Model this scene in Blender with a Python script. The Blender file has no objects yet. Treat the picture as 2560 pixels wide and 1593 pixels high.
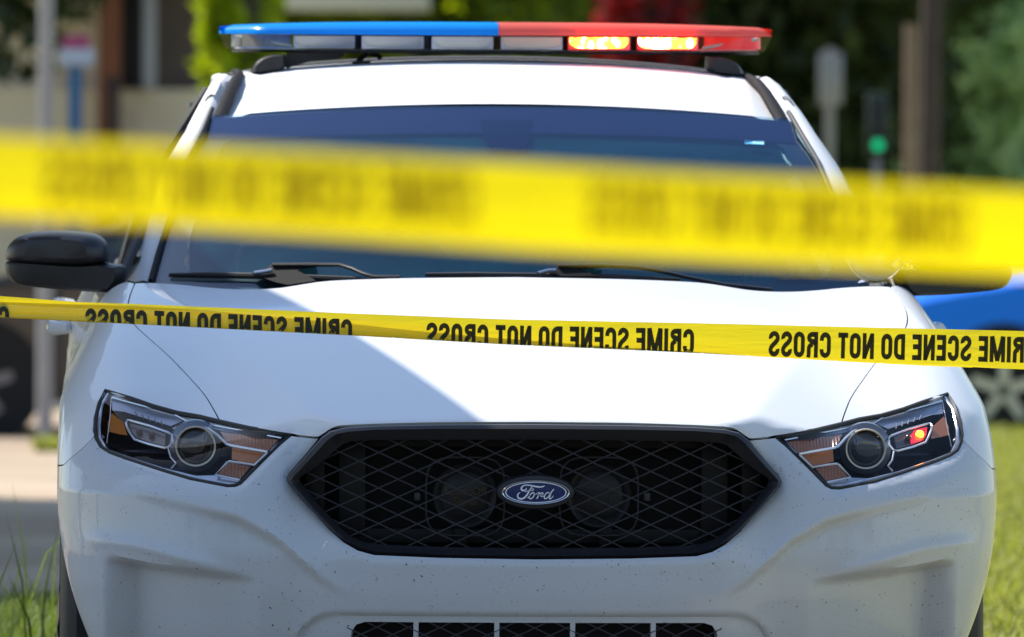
import bpy, bmesh, math, random
import numpy as np
from mathutils import Vector, Matrix, geometry
R = math.radians
rnd = random.Random(7)
SC = bpy.context.scene
COL = SC.collection

# ------------------------------------------------------------------ camera
FPX = 24700.0                       # focal length in pixels of the 2560 px wide photograph
CAM = Vector((-0.732, -20.0, 1.7))
YAW, PITCH, ROLL = 0.0341, math.atan(792/24700), 0.0055
fwd = Vector((math.sin(YAW)*math.cos(PITCH), math.cos(YAW)*math.cos(PITCH), -math.sin(PITCH)))
rt0 = Vector((math.cos(YAW), -math.sin(YAW), 0)); up0 = rt0.cross(fwd)
rt = rt0*math.cos(ROLL) + up0*math.sin(ROLL); upv = rt.cross(fwd)
cam_d = bpy.data.cameras.new('camera'); cam = bpy.data.objects.new('camera', cam_d); COL.objects.link(cam)
cam.matrix_world = Matrix(((rt.x, upv.x, -fwd.x, CAM.x), (rt.y, upv.y, -fwd.y, CAM.y), (rt.z, upv.z, -fwd.z, CAM.z), (0, 0, 0, 1)))
cam_d.sensor_width = 36; cam_d.lens = FPX/2560*36; cam_d.clip_end = 1500; cam_d.clip_start = 0.5
cam_d.dof.use_dof = True; cam_d.dof.focus_distance = 20.05
cam_d.dof.aperture_fstop = cam_d.lens/42.0
SC.camera = cam

# ------------------------------------------------------------------ light
SUN_DIR = Vector((-0.50, 0.45, 0.74)).normalized()          # towards the sun: high, behind the car and a little left
elev = math.asin(SUN_DIR.z); az = math.atan2(SUN_DIR.x, SUN_DIR.y)
W = bpy.data.worlds.new('World'); SC.world = W; W.use_nodes = True
nt = W.node_tree; bg = nt.nodes['Background']
sky = nt.nodes.new('ShaderNodeTexSky'); sky.sky_type = 'NISHITA'; sky.sun_disc = False
sky.sun_elevation = elev; sky.sun_rotation = az; sky.air_density = 1.1; sky.dust_density = 0.6
nt.links.new(sky.outputs[0], bg.inputs[0]); bg.inputs[1].default_value = 0.125
sd = bpy.data.lights.new('sun', 'SUN'); so = bpy.data.objects.new('sun', sd); COL.objects.link(so)
sd.energy = 4.4; sd.angle = R(0.53); sd.color = (1, .95, .88)
so.rotation_euler = (-SUN_DIR).to_track_quat('-Z', 'Y').to_euler(); so.location = (0, 0, 30)
SC.view_settings.view_transform = 'Standard'; SC.view_settings.look = 'None'
SC.view_settings.exposure = 0.62; SC.view_settings.gamma = 1

def ray(px, py):
    return (fwd + rt*((px-1280)/FPX) + upv*((796.5-py)/FPX))
def at(px, py, y):                      # the point on that sight line at depth y
    d = ray(px, py); t = (y-CAM.y)/d.y
    return CAM + d*t

# ------------------------------------------------------------------ materials
MATS = {}
def mat(name, col=(.5, .5, .5), rough=.5, metal=0, coat=0, emis=None, estr=0, noise=0, nscale=20, bump=0, bscale=200, spec=.5, trans=0, ior=1.5, coatr=.03):
    if name in MATS: return MATS[name]
    m = bpy.data.materials.new(name); m.use_nodes = True
    n = m.node_tree.nodes; l = m.node_tree.links; b = n['Principled BSDF']
    b.inputs['Base Color'].default_value = (*col, 1); b.inputs['Roughness'].default_value = rough
    b.inputs['Metallic'].default_value = metal; b.inputs['Coat Weight'].default_value = coat
    b.inputs['Coat Roughness'].default_value = coatr
    b.inputs['Specular IOR Level'].default_value = spec; b.inputs['IOR'].default_value = ior
    b.inputs['Transmission Weight'].default_value = trans
    if emis: b.inputs['Emission Color'].default_value = (*emis, 1); b.inputs['Emission Strength'].default_value = estr
    tc = n.new('ShaderNodeTexCoord')
    if noise:
        t = n.new('ShaderNodeTexNoise'); t.inputs['Scale'].default_value = nscale; t.inputs['Detail'].default_value = 6
        l.new(tc.outputs['Object'], t.inputs['Vector'])
        mx = n.new('ShaderNodeMix'); mx.data_type = 'RGBA'
        mx.inputs[6].default_value = (*[c*(1-noise) for c in col], 1); mx.inputs[7].default_value = (*[min(1, c*(1+noise)) for c in col], 1)
        l.new(t.outputs[0], mx.inputs[0]); l.new(mx.outputs[2], b.inputs['Base Color'])
    if bump:
        t = n.new('ShaderNodeTexNoise'); t.inputs['Scale'].default_value = bscale; t.inputs['Detail'].default_value = 3
        l.new(tc.outputs['Object'], t.inputs['Vector'])
        bp = n.new('ShaderNodeBump'); bp.inputs['Strength'].default_value = bump; bp.inputs['Distance'].default_value = .01
        l.new(t.outputs[0], bp.inputs['Height']); l.new(bp.outputs[0], b.inputs['Normal'])
    MATS[name] = m; return m

def paint_mat(name, specks):
    m = mat(name, (.78, .79, .80), .42, coat=.50, coatr=.02, spec=.22)
    n = m.node_tree.nodes; l = m.node_tree.links; b = n['Principled BSDF']
    tc = n.new('ShaderNodeTexCoord')
    t = n.new('ShaderNodeTexNoise'); t.inputs['Scale'].default_value = 5; t.inputs['Detail'].default_value = 8
    l.new(tc.outputs['Object'], t.inputs['Vector'])
    mx = n.new('ShaderNodeMix'); mx.data_type = 'RGBA'
    a, c = ((.57, .60, .64), (.63, .66, .70)) if specks else ((.78, .79, .81), (.82, .83, .84))  # bumper tone lowered to hold the shade on the car's front
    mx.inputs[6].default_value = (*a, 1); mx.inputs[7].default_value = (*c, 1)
    l.new(t.outputs[0], mx.inputs[0])
    out = mx.outputs[2]
    if specks:
        for sc, thr, dens, colr in ((46, .085, .25, (.11, .06, .04)), (105, .13, .30, (.22, .19, .16)), (18, .042, .3, (.16, .08, .05)), (210, .16, .4, (.28, .25, .22))):
            v = n.new('ShaderNodeTexVoronoi'); v.inputs['Scale'].default_value = sc; v.inputs['Randomness'].default_value = 1
            nz = n.new('ShaderNodeTexNoise'); nz.inputs['Scale'].default_value = 160; nz.inputs['Detail'].default_value = 2
            l.new(tc.outputs['Object'], nz.inputs['Vector'])
            va = n.new('ShaderNodeVectorMath'); va.operation = 'MULTIPLY_ADD'; va.inputs[1].default_value = (.012, .012, .012)
            l.new(nz.outputs[1], va.inputs[0]); l.new(tc.outputs['Object'], va.inputs[2]); l.new(va.outputs[0], v.inputs['Vector'])
            lt = n.new('ShaderNodeMath'); lt.operation = 'LESS_THAN'; lt.inputs[1].default_value = thr; l.new(v.outputs['Distance'], lt.inputs[0])
            sp = n.new('ShaderNodeSeparateColor'); l.new(v.outputs['Color'], sp.inputs[0])
            gt = n.new('ShaderNodeMath'); gt.operation = 'GREATER_THAN'; gt.inputs[1].default_value = dens; l.new(sp.outputs[0], gt.inputs[0])
            mu = n.new('ShaderNodeMath'); mu.operation = 'MULTIPLY'; l.new(lt.outputs[0], mu.inputs[0]); l.new(gt.outputs[0], mu.inputs[1])
            cl = n.new('ShaderNodeTexNoise'); cl.inputs['Scale'].default_value = 4.5+sc*.05; cl.inputs['Detail'].default_value = 4; l.new(tc.outputs['Object'], cl.inputs['Vector'])
            cr = n.new('ShaderNodeMapRange'); cr.inputs[1].default_value = .42; cr.inputs[2].default_value = .58; l.new(cl.outputs[0], cr.inputs[0])
            mu2 = n.new('ShaderNodeMath'); mu2.operation = 'MULTIPLY'; l.new(cr.outputs[0], mu2.inputs[1]); l.new(mu.outputs[0], mu2.inputs[0])
            m2 = n.new('ShaderNodeMix'); m2.data_type = 'RGBA'; l.new(mu2.outputs[0], m2.inputs[0]); l.new(out, m2.inputs[6]); m2.inputs[7].default_value = (*colr, 1)
            out = m2.outputs[2]
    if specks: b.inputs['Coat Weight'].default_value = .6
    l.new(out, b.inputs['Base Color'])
    return m

def glass_mat(name, tint, gloss=1.0, ior=1.5, rough=0.0, glosscol=(1, 1, 1)):
    if name in MATS: return MATS[name]
    m = bpy.data.materials.new(name); m.use_nodes = True
    n = m.node_tree.nodes; l = m.node_tree.links; n.remove(n['Principled BSDF'])
    tr = n.new('ShaderNodeBsdfTransparent'); tr.inputs[0].default_value = (*tint, 1)
    gl = n.new('ShaderNodeBsdfGlossy'); gl.inputs['Roughness'].default_value = rough; gl.inputs[0].default_value = (*glosscol, 1)
    fr = n.new('ShaderNodeFresnel'); ge = n.new('ShaderNodeNewGeometry'); ir = n.new('ShaderNodeMapRange')   # a thin pane reflects alike from both sides
    ir.inputs[3].default_value = ior; ir.inputs[4].default_value = 1/ior; l.new(ge.outputs['Backfacing'], ir.inputs[0]); l.new(ir.outputs[0], fr.inputs[0])
    mu = n.new('ShaderNodeMath'); mu.operation = 'MULTIPLY'; mu.inputs[1].default_value = gloss; mu.use_clamp = True
    mx = n.new('ShaderNodeMixShader'); l.new(fr.outputs[0], mu.inputs[0]); l.new(mu.outputs[0], mx.inputs[0])
    l.new(tr.outputs[0], mx.inputs[1]); l.new(gl.outputs[0], mx.inputs[2]); l.new(mx.outputs[0], n['Material Output'].inputs[0])
    MATS[name] = m; return m

def thin_mat(name, col, transl=.5, rough=.4, transp=0, gloss=.05, noise=0):
    if name in MATS: return MATS[name]
    m = bpy.data.materials.new(name); m.use_nodes = True
    n = m.node_tree.nodes; l = m.node_tree.links; n.remove(n['Principled BSDF'])
    d = n.new('ShaderNodeBsdfDiffuse'); d.inputs[0].default_value = (*col, 1)
    t = n.new('ShaderNodeBsdfTranslucent'); t.inputs[0].default_value = (*col, 1)
    g = n.new('ShaderNodeBsdfGlossy'); g.inputs['Roughness'].default_value = rough
    m1 = n.new('ShaderNodeMixShader'); m1.inputs[0].default_value = transl; l.new(d.outputs[0], m1.inputs[1]); l.new(t.outputs[0], m1.inputs[2])
    m2 = n.new('ShaderNodeMixShader'); m2.inputs[0].default_value = gloss; l.new(m1.outputs[0], m2.inputs[1]); l.new(g.outputs[0], m2.inputs[2])
    out = m2
    if transp:
        tp = n.new('ShaderNodeBsdfTransparent'); tp.inputs[0].default_value = (*col, 1)
        out = n.new('ShaderNodeMixShader'); out.inputs[0].default_value = transp; l.new(m2.outputs[0], out.inputs[1]); l.new(tp.outputs[0], out.inputs[2])
    if noise:
        oi = n.new('ShaderNodeNewGeometry'); hs = n.new('ShaderNodeHueSaturation'); hs.inputs['Color'].default_value = (*col, 1)
        mr = n.new('ShaderNodeMapRange'); mr.inputs[3].default_value = 1-noise; mr.inputs[4].default_value = 1+noise
        l.new(oi.outputs['Random Per Island'], mr.inputs[0]); l.new(mr.outputs[0], hs.inputs['Value'])
        l.new(hs.outputs[0], d.inputs[0]); l.new(hs.outputs[0], t.inputs[0])
    l.new(out.outputs[0], n['Material Output'].inputs[0])
    MATS[name] = m; return m

ROOFP = mat('white_roof_paint', (.80, .81, .83), .6, spec=.06)
PAINT = paint_mat('white_paint', False); PAINTB = paint_mat('shaded_bumper_paint', True)
BLACK = mat('black_plastic', (.018, .018, .02), .45, bump=.15, bscale=900)
SATIN = mat('satin_black_trim', (.020, .020, .025), .42, bump=.08, bscale=1200)
RUBBER = mat('black_rubber', (.015, .015, .016), .6)
VOID = mat('dark_cavity', (.006, .006, .007), .8)
CHROME = mat('chrome', (.75, .76, .78), .08, metal=1)
DULLCHROME = mat('dull_chrome', (.55, .56, .6), .22, metal=1)
AMBER = mat('amber_plastic', (.44, .14, .025), .18, coat=.6)
BRIGHTC = mat('bright_trim', (.62, .65, .72), .30, metal=.6)
CLEAR = glass_mat('clear_lens', (.99, .99, 1.0), .5, 1.45)
DARKIN = mat('lamp_interior', (.05, .055, .07), .25, metal=.5)

# ------------------------------------------------------------------ object helpers
def tag(o, label=None, cat=None, group=None, kind=None):
    if label: o['label'] = label
    if cat: o['category'] = cat
    if group: o['group'] = group
    if kind: o['kind'] = kind
    return o
def empty(name, loc=(0, 0, 0), label=None, cat=None, group=None):
    o = bpy.data.objects.new(name, None); COL.objects.link(o); o.location = loc; o.empty_display_size = .1
    return tag(o, label, cat, group)
def mk(name, vs, fs, m, parent=None, smooth=True, ang=None, loc=(0, 0, 0)):
    me = bpy.data.meshes.new(name); me.from_pydata([tuple(v) for v in vs], [], [tuple(f) for f in fs]); me.validate(); me.update()
    if isinstance(m, (list, tuple)):
        for q in m: me.materials.append(q)
    else: me.materials.append(m)
    if smooth:
        me.polygons.foreach_set('use_smooth', [True]*len(me.polygons))
        if ang: me.set_sharp_from_angle(angle=R(ang))
    o = bpy.data.objects.new(name, me); COL.objects.link(o); o.location = loc
    if parent: o.parent = parent
    return o
class MB:
    def __init__(s): s.v = []; s.f = []
    def add(s, vs, fs):
        k = len(s.v); s.v += [Vector(v) for v in vs]; s.f += [tuple(i+k for i in f) for f in fs]; return s
    def box(s, a, b, bev=0):
        x0, y0, z0 = a; x1, y1, z1 = b
        if bev:
            bm = bmesh.new(); bmesh.ops.create_cube(bm, size=1)
            for v in bm.verts: v.co = Vector(((x0+x1)/2+v.co.x*(x1-x0), (y0+y1)/2+v.co.y*(y1-y0), (z0+z1)/2+v.co.z*(z1-z0)))
            bmesh.ops.bevel(bm, geom=bm.edges[:], offset=bev, segments=2, affect='EDGES', profile=.5)
            bm.verts.index_update()
            s.add([v.co.copy() for v in bm.verts], [[v.index for v in f.verts] for f in bm.faces]); bm.free(); return s
        s.add([(x0, y0, z0), (x1, y0, z0), (x1, y1, z0), (x0, y1, z0), (x0, y0, z1), (x1, y0, z1), (x1, y1, z1), (x0, y1, z1)],
              [(0, 3, 2, 1), (4, 5, 6, 7), (0, 1, 5, 4), (1, 2, 6, 5), (2, 3, 7, 6), (3, 0, 4, 7)]); return s
    def tube(s, pts, r, n=8, closed=False, ry=None, flat=None):
        pts = [Vector(p) for p in pts]; N = len(pts); rings = []
        for i, p in enumerate(pts):
            a = pts[(i-1) % N] if (closed or i) else p; b = pts[(i+1) % N] if (closed or i < N-1) else p
            t = (b-a).normalized(); u = t.cross(Vector((0, 1, 0)))
            if u.length < .05: u = t.cross(Vector((1, 0, 0)))
            u.normalize(); w = t.cross(u)
            rr = r[i] if isinstance(r, (list, tuple)) else r
            rings.append([p+u*math.cos(6.28318*k/n)*rr+w*math.sin(6.28318*k/n)*(rr if ry is None else ry) for k in range(n)])
        k0 = len(s.v)
        for q in rings: s.v += q
        M = N if closed else N-1
        for i in range(M):
            j = (i+1) % N
            for k in range(n): s.f.append((k0+i*n+k, k0+i*n+(k+1) % n, k0+j*n+(k+1) % n, k0+j*n+k))
        if not closed:
            s.f.append(tuple(k0+k for k in range(n))[::-1]); s.f.append(tuple(k0+(N-1)*n+k for k in range(n)))
        return s
    def lathe(s, c, axis, prof, n=32, cap=True):          # prof: (dist along axis, radius)
        c = Vector(c); ax = Vector(axis).normalized(); u = ax.orthogonal().normalized(); w = ax.cross(u); k0 = len(s.v)
        for d, r in prof:
            for k in range(n): s.v.append(c+ax*d+(u*math.cos(6.28318*k/n)+w*math.sin(6.28318*k/n))*r)
        for i in range(len(prof)-1):
            for k in range(n): s.f.append((k0+i*n+k, k0+i*n+(k+1) % n, k0+(i+1)*n+(k+1) % n, k0+(i+1)*n+k))
        if cap:
            s.f.append(tuple(k0+k for k in range(n))[::-1]); s.f.append(tuple(k0+(len(prof)-1)*n+k for k in range(n)))
        return s
    def build(s, name, m, parent=None, smooth=True, ang=35, loc=(0, 0, 0)):
        return mk(name, s.v, s.f, m, parent, smooth, ang, loc)
def mirx(p): return Vector((-p[0], p[1], p[2]))

def pip(poly, P):                                          # points in polygon, vectorised
    x, y = P[:, 0], P[:, 1]; c = np.zeros(len(P), bool); n = len(poly)
    for i in range(n):
        x0, y0 = poly[i]; x1, y1 = poly[(i+1) % n]
        if y0 == y1: continue
        m = ((y0 > y) != (y1 > y)) & (x < (x1-x0)*(y-y0)/(y1-y0)+x0); c ^= m
    return c
def pdist(poly, P, closed=True):
    d = np.full(len(P), 1e9); n = len(poly)
    for i in range(n if closed else n-1):
        a = np.array(poly[i]); b = np.array(poly[(i+1) % n]); ab = b-a; L = ab@ab
        if L < 1e-14: continue
        t = np.clip(((P-a)@ab)/L, 0, 1); q = P-a-t[:, None]*ab; d = np.minimum(d, np.hypot(q[:, 0], q[:, 1]))
    return d
def resample(poly, h, closed=True):
    out = []; n = len(poly)
    for i in range(n if closed else n-1):
        a = np.array(poly[i], float); b = np.array(poly[(i+1) % n], float); L = np.linalg.norm(b-a); k = max(1, int(math.ceil(L/h)))
        for j in range(k): out.append(a+(b-a)*j/k)
    if not closed: out.append(np.array(poly[-1], float))
    return out
def smooth_poly(pts, it=2, closed=False):                 # Chaikin corner cutting, ends kept
    pts = [np.array(p, float) for p in pts]
    for _ in range(it):
        q = [] if closed else [pts[0]]
        n = len(pts)
        for i in range(n if closed else n-1):
            a, b = pts[i], pts[(i+1) % n]; q += [a*.75+b*.25, a*.25+b*.75]
        if not closed: q.append(pts[-1])
        pts = q
    return pts
def trimesh2d(outer, holes, h, feats=(), hb=None):                # constrained triangulation: returns pts(N,2), tris, boundary loops
    loops = [resample(outer, hb or h)]+[resample(q, hb or h) for q in holes]
    pts = []; edges = []; bl = []
    for L in loops:
        k = len(pts); pts += [tuple(p) for p in L]; n = len(L); edges += [(k+i, k+(i+1) % n) for i in range(n)]; bl.append(list(range(k, k+n)))
    for f in feats:
        L = resample(f, h, False); k = len(pts); pts += [tuple(p) for p in L]; edges += [(k+i, k+i+1) for i in range(len(L)-1)]
    o = np.array(outer); x0, y0 = o.min(0); x1, y1 = o.max(0)
    gx = np.arange(x0, x1, h); gy = np.arange(y0, y1, h*.87); G = []
    for j, yy in enumerate(gy):
        G.append(np.stack([gx+(h/2 if j % 2 else 0), np.full(len(gx), yy)], 1))
    G = np.concatenate(G)
    ok = pip(outer, G) & (pdist(outer, G) > h*.55)
    for q in holes: ok &= ~pip(q, G) & (pdist(q, G) > h*.55)
    for f in feats: ok &= (pdist(f, G, False) > h*.5)
    pts += [tuple(p) for p in G[ok]]
    V, E, Fc, ov, oe, of = geometry.delaunay_2d_cdt([Vector(p) for p in pts], edges, [], 0, 1e-7)
    V = np.array([(v.x, v.y) for v in V]); T = np.array([f[:3] for f in Fc])
    C = V[T].mean(1); ok = pip(outer, C)
    for q in holes: ok &= ~pip(q, C)
    T = T[ok]
    return V, T

# ------------------------------------------------------------------ police car body surface (implicit)
def sstep(x, a, b):
    t = np.clip((x-a)/(b-a), 0, 1); return t*t*(3-2*t)
def smax(a, b, k):
    h = np.clip(.5+.5*(a-b)/k, 0, 1); return b*(1-h)+a*h+k*h*(1-h)
def zc(y):
    t = (y-.03)/1.27; t = np.clip(t, -.3, 1.8); return .845+.258*(1.35*t-.35*t*t)
def Gtop(x, y):
    ax = np.abs(x); xc = .432+.262*(y-.08); s = ax-xc
    soft = .5*(s+np.sqrt(s*s+.007**2))
    return (zc(y)-.10*ax**2-soft*.24*(1-.75*sstep(y, .3, 1.4))
            + (.072-.03*sstep(y, .5, 1.5))*np.exp(-((ax-.87)/.15)**2)*sstep(y, .1, .5))
LZ = ([-.2, .10, .25, .34, .42, .5, .57, .64, .72, .84, 1.0, 1.3], [.12, .09, .055, .020, -.008, -.027, -.032, -.015, .0, .03, .08, .2])
def interp_s(x, xs, ys):                                  # smoothed piecewise linear
    e = .012; return (np.interp(x-e, xs, ys)+np.interp(x, xs, ys)*2+np.interp(x+e, xs, ys))/4
C2X, C2Z = [.38, .43, .47, .52, .60, .765, .84, .895, 1.0], [.50, .53, .563, .608, .652, .688, .712, .735, .745]
R1X, R1Z = [.55, .60, .724, .80, .867, 1.0], [.530, .541, .570, .590, .596, .596]
R2X, R2Z = [.55, .61, .78, .847, 1.0], [.527, .534, .551, .562, .566]
HLPOLY = None; GRPOLY = None
def Ffront(x, z):
    ax = np.minimum(np.abs(x), .999)
    p = .62*(1-(1-ax**2.6)**(1/2.6))
    y = p+interp_s(z, *LZ)+.80*np.maximum(0, z-.69)*sstep(ax, .4, .98)*.9
    # lower half of the bumper steps in below the swept crease
    f2 = interp_s(ax, C2X, C2Z); w = sstep(ax, .36, .50)
    w3 = w*(1-.75*sstep(ax, .56, .74)-.2*sstep(ax, .78, .9)); y = y+w3*(.022*sstep(f2-z, -.002, .020)-.003*np.exp(-((z-f2-.004)/.012)**2))+w*.12*np.maximum(0, f2-z)
    up_ = z-f2-.006; y = y+w*.26*.5*(up_+np.sqrt(up_**2+.012**2))
    # blade over the side pocket and the pocket itself
    r1 = interp_s(ax, R1X, R1Z); r2 = interp_s(ax, R2X, R2Z)
    y = y-.009*np.exp(-((z-r1+.004)/.013)**2)*sstep(ax, .56, .70)*(1-sstep(ax, .87, .93))
    wl = np.clip((.874-ax)/.070, 0, 1); y = y+.078*sstep(r2-z, -.002, .018)*(.75*wl+.25*wl*wl*(3-2*wl))*np.clip((ax-.56)/.24, 0, 1)
    # framed area round the lower intake
    qx = np.maximum(ax-.40, 0); qz = np.maximum(z-.372, 0); dbox = np.hypot(qx, qz)-.088
    y = y+.012*sstep(-dbox, -.002, .008)
    # raised lips at headlight and grille
    if HLPOLY is not None:
        sh = ax.shape; P = np.stack([ax.ravel(), z.ravel()], 1); sel = (P[:, 1] > .66) & (P[:, 1] < .95) & (P[:, 0] > .45)
        add = np.zeros(len(P))
        if sel.any():
            d = pdist(HLPOLY, P[sel]); add[sel] += .010*np.clip(1-d/.016, 0, 1)**2
        sel = (P[:, 1] > .5) & (P[:, 1] < .86) & (P[:, 0] < .6)
        if sel.any():
            d = pdist(GRPOLY, P[sel]); add[sel] += .008*np.clip(1-d/.016, 0, 1)**2
        y = y+add.reshape(sh)
    return y
def Wside(y, z):
    zk = .858+.10*sstep(y, 1.0, 3.0); s = z-zk
    soft = .5*(s+np.sqrt(s*s+.010**2)); lo = np.maximum(0, .70-z)
    return .975-.47*soft-.68*lo*lo*(1-.5*sstep(y, 1.2, 1.6))-.25*np.maximum(0, y-3.6)**2*.25
def PHI(x, y, z):
    a = z-Gtop(x, y); b = Ffront(x, z)-y; c = np.abs(x)-Wside(y, z)
    return smax(smax(a*.9, b, .03), c, .055)
def march(O, D, t0, t1, n=260):                          # first surface crossing along each ray
    O = np.asarray(O, float); D = np.asarray(D, float); ts = np.linspace(t0, t1, n)
    prev = PHI(*(O+D*ts[0]).T); hit = np.full(len(O), np.nan); lo = np.full(len(O), t1, float); hi = lo.copy(); done = np.zeros(len(O), bool)
    for t in ts[1:]:
        cur = PHI(*(O+D*t).T); m = (~done) & (cur <= 0)
        lo[m] = t-(t1-t0)/(n-1); hi[m] = t; done |= m
        if done.all(): break
    for _ in range(16):
        mid = (lo+hi)/2; c = PHI(*(O+D*mid[:, None]).T) <= 0; hi = np.where(c, mid, hi); lo = np.where(c, lo, mid)
    return O+D*((lo+hi)/2)[:, None], done
def cam_hit(pxs):                                        # traced outline -> points on the body surface
    D = []
    for px, py in pxs:
        d = ray(px, py); D.append(tuple(d/d.y))
    D = np.array(D); O = np.tile(np.array(CAM), (len(D), 1))
    P, ok = march(O, D, 19.7, 22.2, 300)
    return P
def dens(px, smooth=0, step=5):
    q = smooth_poly(px, smooth) if smooth else px
    return [tuple(p) for p in resample(q, step, False)]
PVX, PVY, RS = .45, .70, .55
S1 = PVX+RS*math.pi/2
def rays_from(s, v, slope):
    sg = np.where(s < 0, -1., 1.); a = np.abs(s); n = len(s)
    ox = np.zeros(n); oy = np.zeros(n); dx = np.zeros(n); dy = np.zeros(n)
    A = a < PVX; B = (a >= PVX) & (a < S1); C = a >= S1; al = (a-PVX)/RS; r0 = 1.3
    ox = np.where(A, a, np.where(B, PVX+r0*np.sin(al), PVX+r0)); oy = np.where(A, PVY-r0, np.where(B, PVY-r0*np.cos(al), PVY+(a-S1)))
    dx = np.where(A, 0, np.where(B, -np.sin(al), -1)); dy = np.where(A, 1, np.where(B, np.cos(al), 0))
    return np.stack([ox*sg, oy, v+slope*r0], 1), np.stack([dx*sg, dy, np.full(n, -slope)], 1)
def to_sv(P, slope):
    P = np.asarray(P); sg = np.where(P[:, 0] < 0, -1., 1.); ax = np.abs(P[:, 0]); y = P[:, 1]
    A = ax < PVX; C = (~A) & (y >= PVY); B = ~(A | C)
    al = np.arctan2(ax-PVX, PVY-y)
    s = np.where(A, ax, np.where(B, PVX+RS*al, S1+(y-PVY))); r = np.where(A, PVY-y, np.where(B, np.hypot(ax-PVX, PVY-y), ax-PVX))
    return np.stack([s*sg, P[:, 2]-slope*r], 1)
def surf_sv(V, slope):
    O, D = rays_from(V[:, 0], V[:, 1], slope); P, ok = march(O, D, .2, 1.29, 220); return P
def surf_hood(V):                                        # (x, z+y) parameter, rays run back and down
    O = np.stack([V[:, 0], np.full(len(V), -.4), V[:, 1]+.4], 1); D = np.tile(np.array([0, 1., -1.]), (len(V), 1))
    P, ok = march(O, D, 0, 2.4, 300); return P
def side_pts(yz):
    yz = np.array(yz, float); O = np.stack([np.full(len(yz), -1.3), yz[:, 0], yz[:, 1]], 1); D = np.tile(np.array([1., 0, 0]), (len(yz), 1))
    P, ok = march(O, D, 0, 1.2, 240); return P
def grad(P):
    e = 1e-4; g = np.stack([PHI(P[:, 0]+e*(k == 0), P[:, 1]+e*(k == 1), P[:, 2]+e*(k == 2))-PHI(P[:, 0]-e*(k == 0), P[:, 1]-e*(k == 1), P[:, 2]-e*(k == 2)) for k in range(3)], 1)
    return g/np.maximum(np.linalg.norm(g, axis=1), 1e-12)[:, None]
def inset(poly, d):                                      # shrink a polygon by d
    P = np.array(poly, float); a = np.roll(P, 1, 0); b = np.roll(P, -1, 0)
    t = b-a; t /= np.maximum(np.linalg.norm(t, axis=1), 1e-9)[:, None]; n = np.stack([-t[:, 1], t[:, 0]], 1)
    area = .5*np.sum(P[:, 0]*b[:, 1]-b[:, 0]*P[:, 1])
    return [tuple(q) for q in P+n*(d if area > 0 else -d)]
def panel(name, outer, holes, surf, h, m, parent, thick=.014, gap=.0018, mirror=False, off=0.0, feats=(), hb=.0045):
    outer = inset(outer, gap) if gap else outer
    V, T = trimesh2d(outer, holes, h, feats, hb)
    P = surf(V); N = grad(P)
    if off: P = P-N*off
    # consistent orientation
    fn = np.cross(P[T[:, 1]]-P[T[:, 0]], P[T[:, 2]]-P[T[:, 0]]); flip = np.sum(fn*N[T[:, 0]], 1) < 0
    T[flip] = T[flip][:, ::-1]
    # boundary edges get a rim turned inwards
    ed = {}
    for t in T:
        for i in range(3):
            a, b = int(t[i]), int(t[(i+1) % 3]); ed[(a, b)] = 1
    bnd = [(a, b) for (a, b) in ed if (b, a) not in ed]
    vs = [tuple(p) for p in P]; fs = [tuple(int(i) for i in t) for t in T]; idx = {}
    if thick:
        for a, b in bnd:
            for q in (a, b):
                if q not in idx: idx[q] = len(vs); vs.append(tuple(P[q]-N[q]*thick))
            fs.append((b, a, idx[a], idx[b]))
    def create(vs, fs):
        me = bpy.data.meshes.new(name); me.from_pydata(vs, [], fs); me.materials.append(m)
        me.polygons.foreach_set('use_smooth', [True]*len(me.polygons)); me.set_sharp_from_angle(angle=R(40)); me.update()
        o = bpy.data.objects.new(name, me); COL.objects.link(o); o.parent = parent; return o
    o = create(vs, fs)
    if mirror:
        o2 = create([(-v[0], v[1], v[2]) for v in vs], [f[::-1] for f in fs]); return o, o2
    return o

# traced outlines (image left side); each is carried onto the body surface
HL_PX = [(263, 978), (329, 998), (384, 1017), (442, 1033), (500, 1043), (553, 1056), (626, 1072), (690, 1082), (728, 1089), (702, 1111), (659, 1153), (614, 1199), (603, 1210), (590, 1216), (569, 1217), (477, 1199), (407, 1178), (315, 1148), (275, 1133), (254, 1119), (242, 1100), (237, 1078), (240, 1046), (249, 1010)]
GR_PX = [(1342, 1060), (1100, 1061), (941, 1064), (860, 1069), (825, 1077), (803, 1093), (760, 1143), (722, 1186), (717, 1198), (722, 1211), (774, 1270), (826, 1326), (862, 1357), (895, 1376), (935, 1387), (1100, 1394), (1342, 1398)]
SHUT_PX = [(550, 1056), (546, 1046), (533, 1022), (511, 985), (467, 937), (426, 893), (370, 844), (335, 812), (323, 790), (319, 763), (326, 735), (337, 709)]
REAR_PX = [(337, 709), (370, 707), (444, 711), (519, 719), (575, 723), (630, 724), (696, 721), (745, 713), (800, 704), (860, 700), (1015, 695), (1280, 693)]
FRONT_PX = [(1340, 1056), (1100, 1056), (941, 1060), (870, 1063), (842, 1066), (826, 1073), (800, 1092), (790, 1094), (704, 1083), (626, 1067), (578, 1060), (550, 1056)]
def surf_xy(pxs): return cam_hit(pxs)
hlP = cam_hit(dens(HL_PX+[HL_PX[0]])[:-1]); hlS = lambda ids: list(cam_hit(dens([HL_PX[i] for i in ids]))); grP = cam_hit(GR_PX); grP[0][0] = 0; grP[-1][0] = 0
HLPOLY_ = [(abs(p[0]), p[2]) for p in hlP]
GRPOLY_ = [(abs(p[0]), p[2]) for p in grP]
GRPOLY_ = GRPOLY_+[(-a, b) for a, b in GRPOLY_[::-1]]

# ------------------------------------------------------------------ the police car
car = empty('police_car', (0, 0, 0), 'white police sedan behind the yellow tape, red lamps lit on its roof bar', 'police car')
HLPOLY = HLPOLY_; GRPOLY = GRPOLY_

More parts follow.
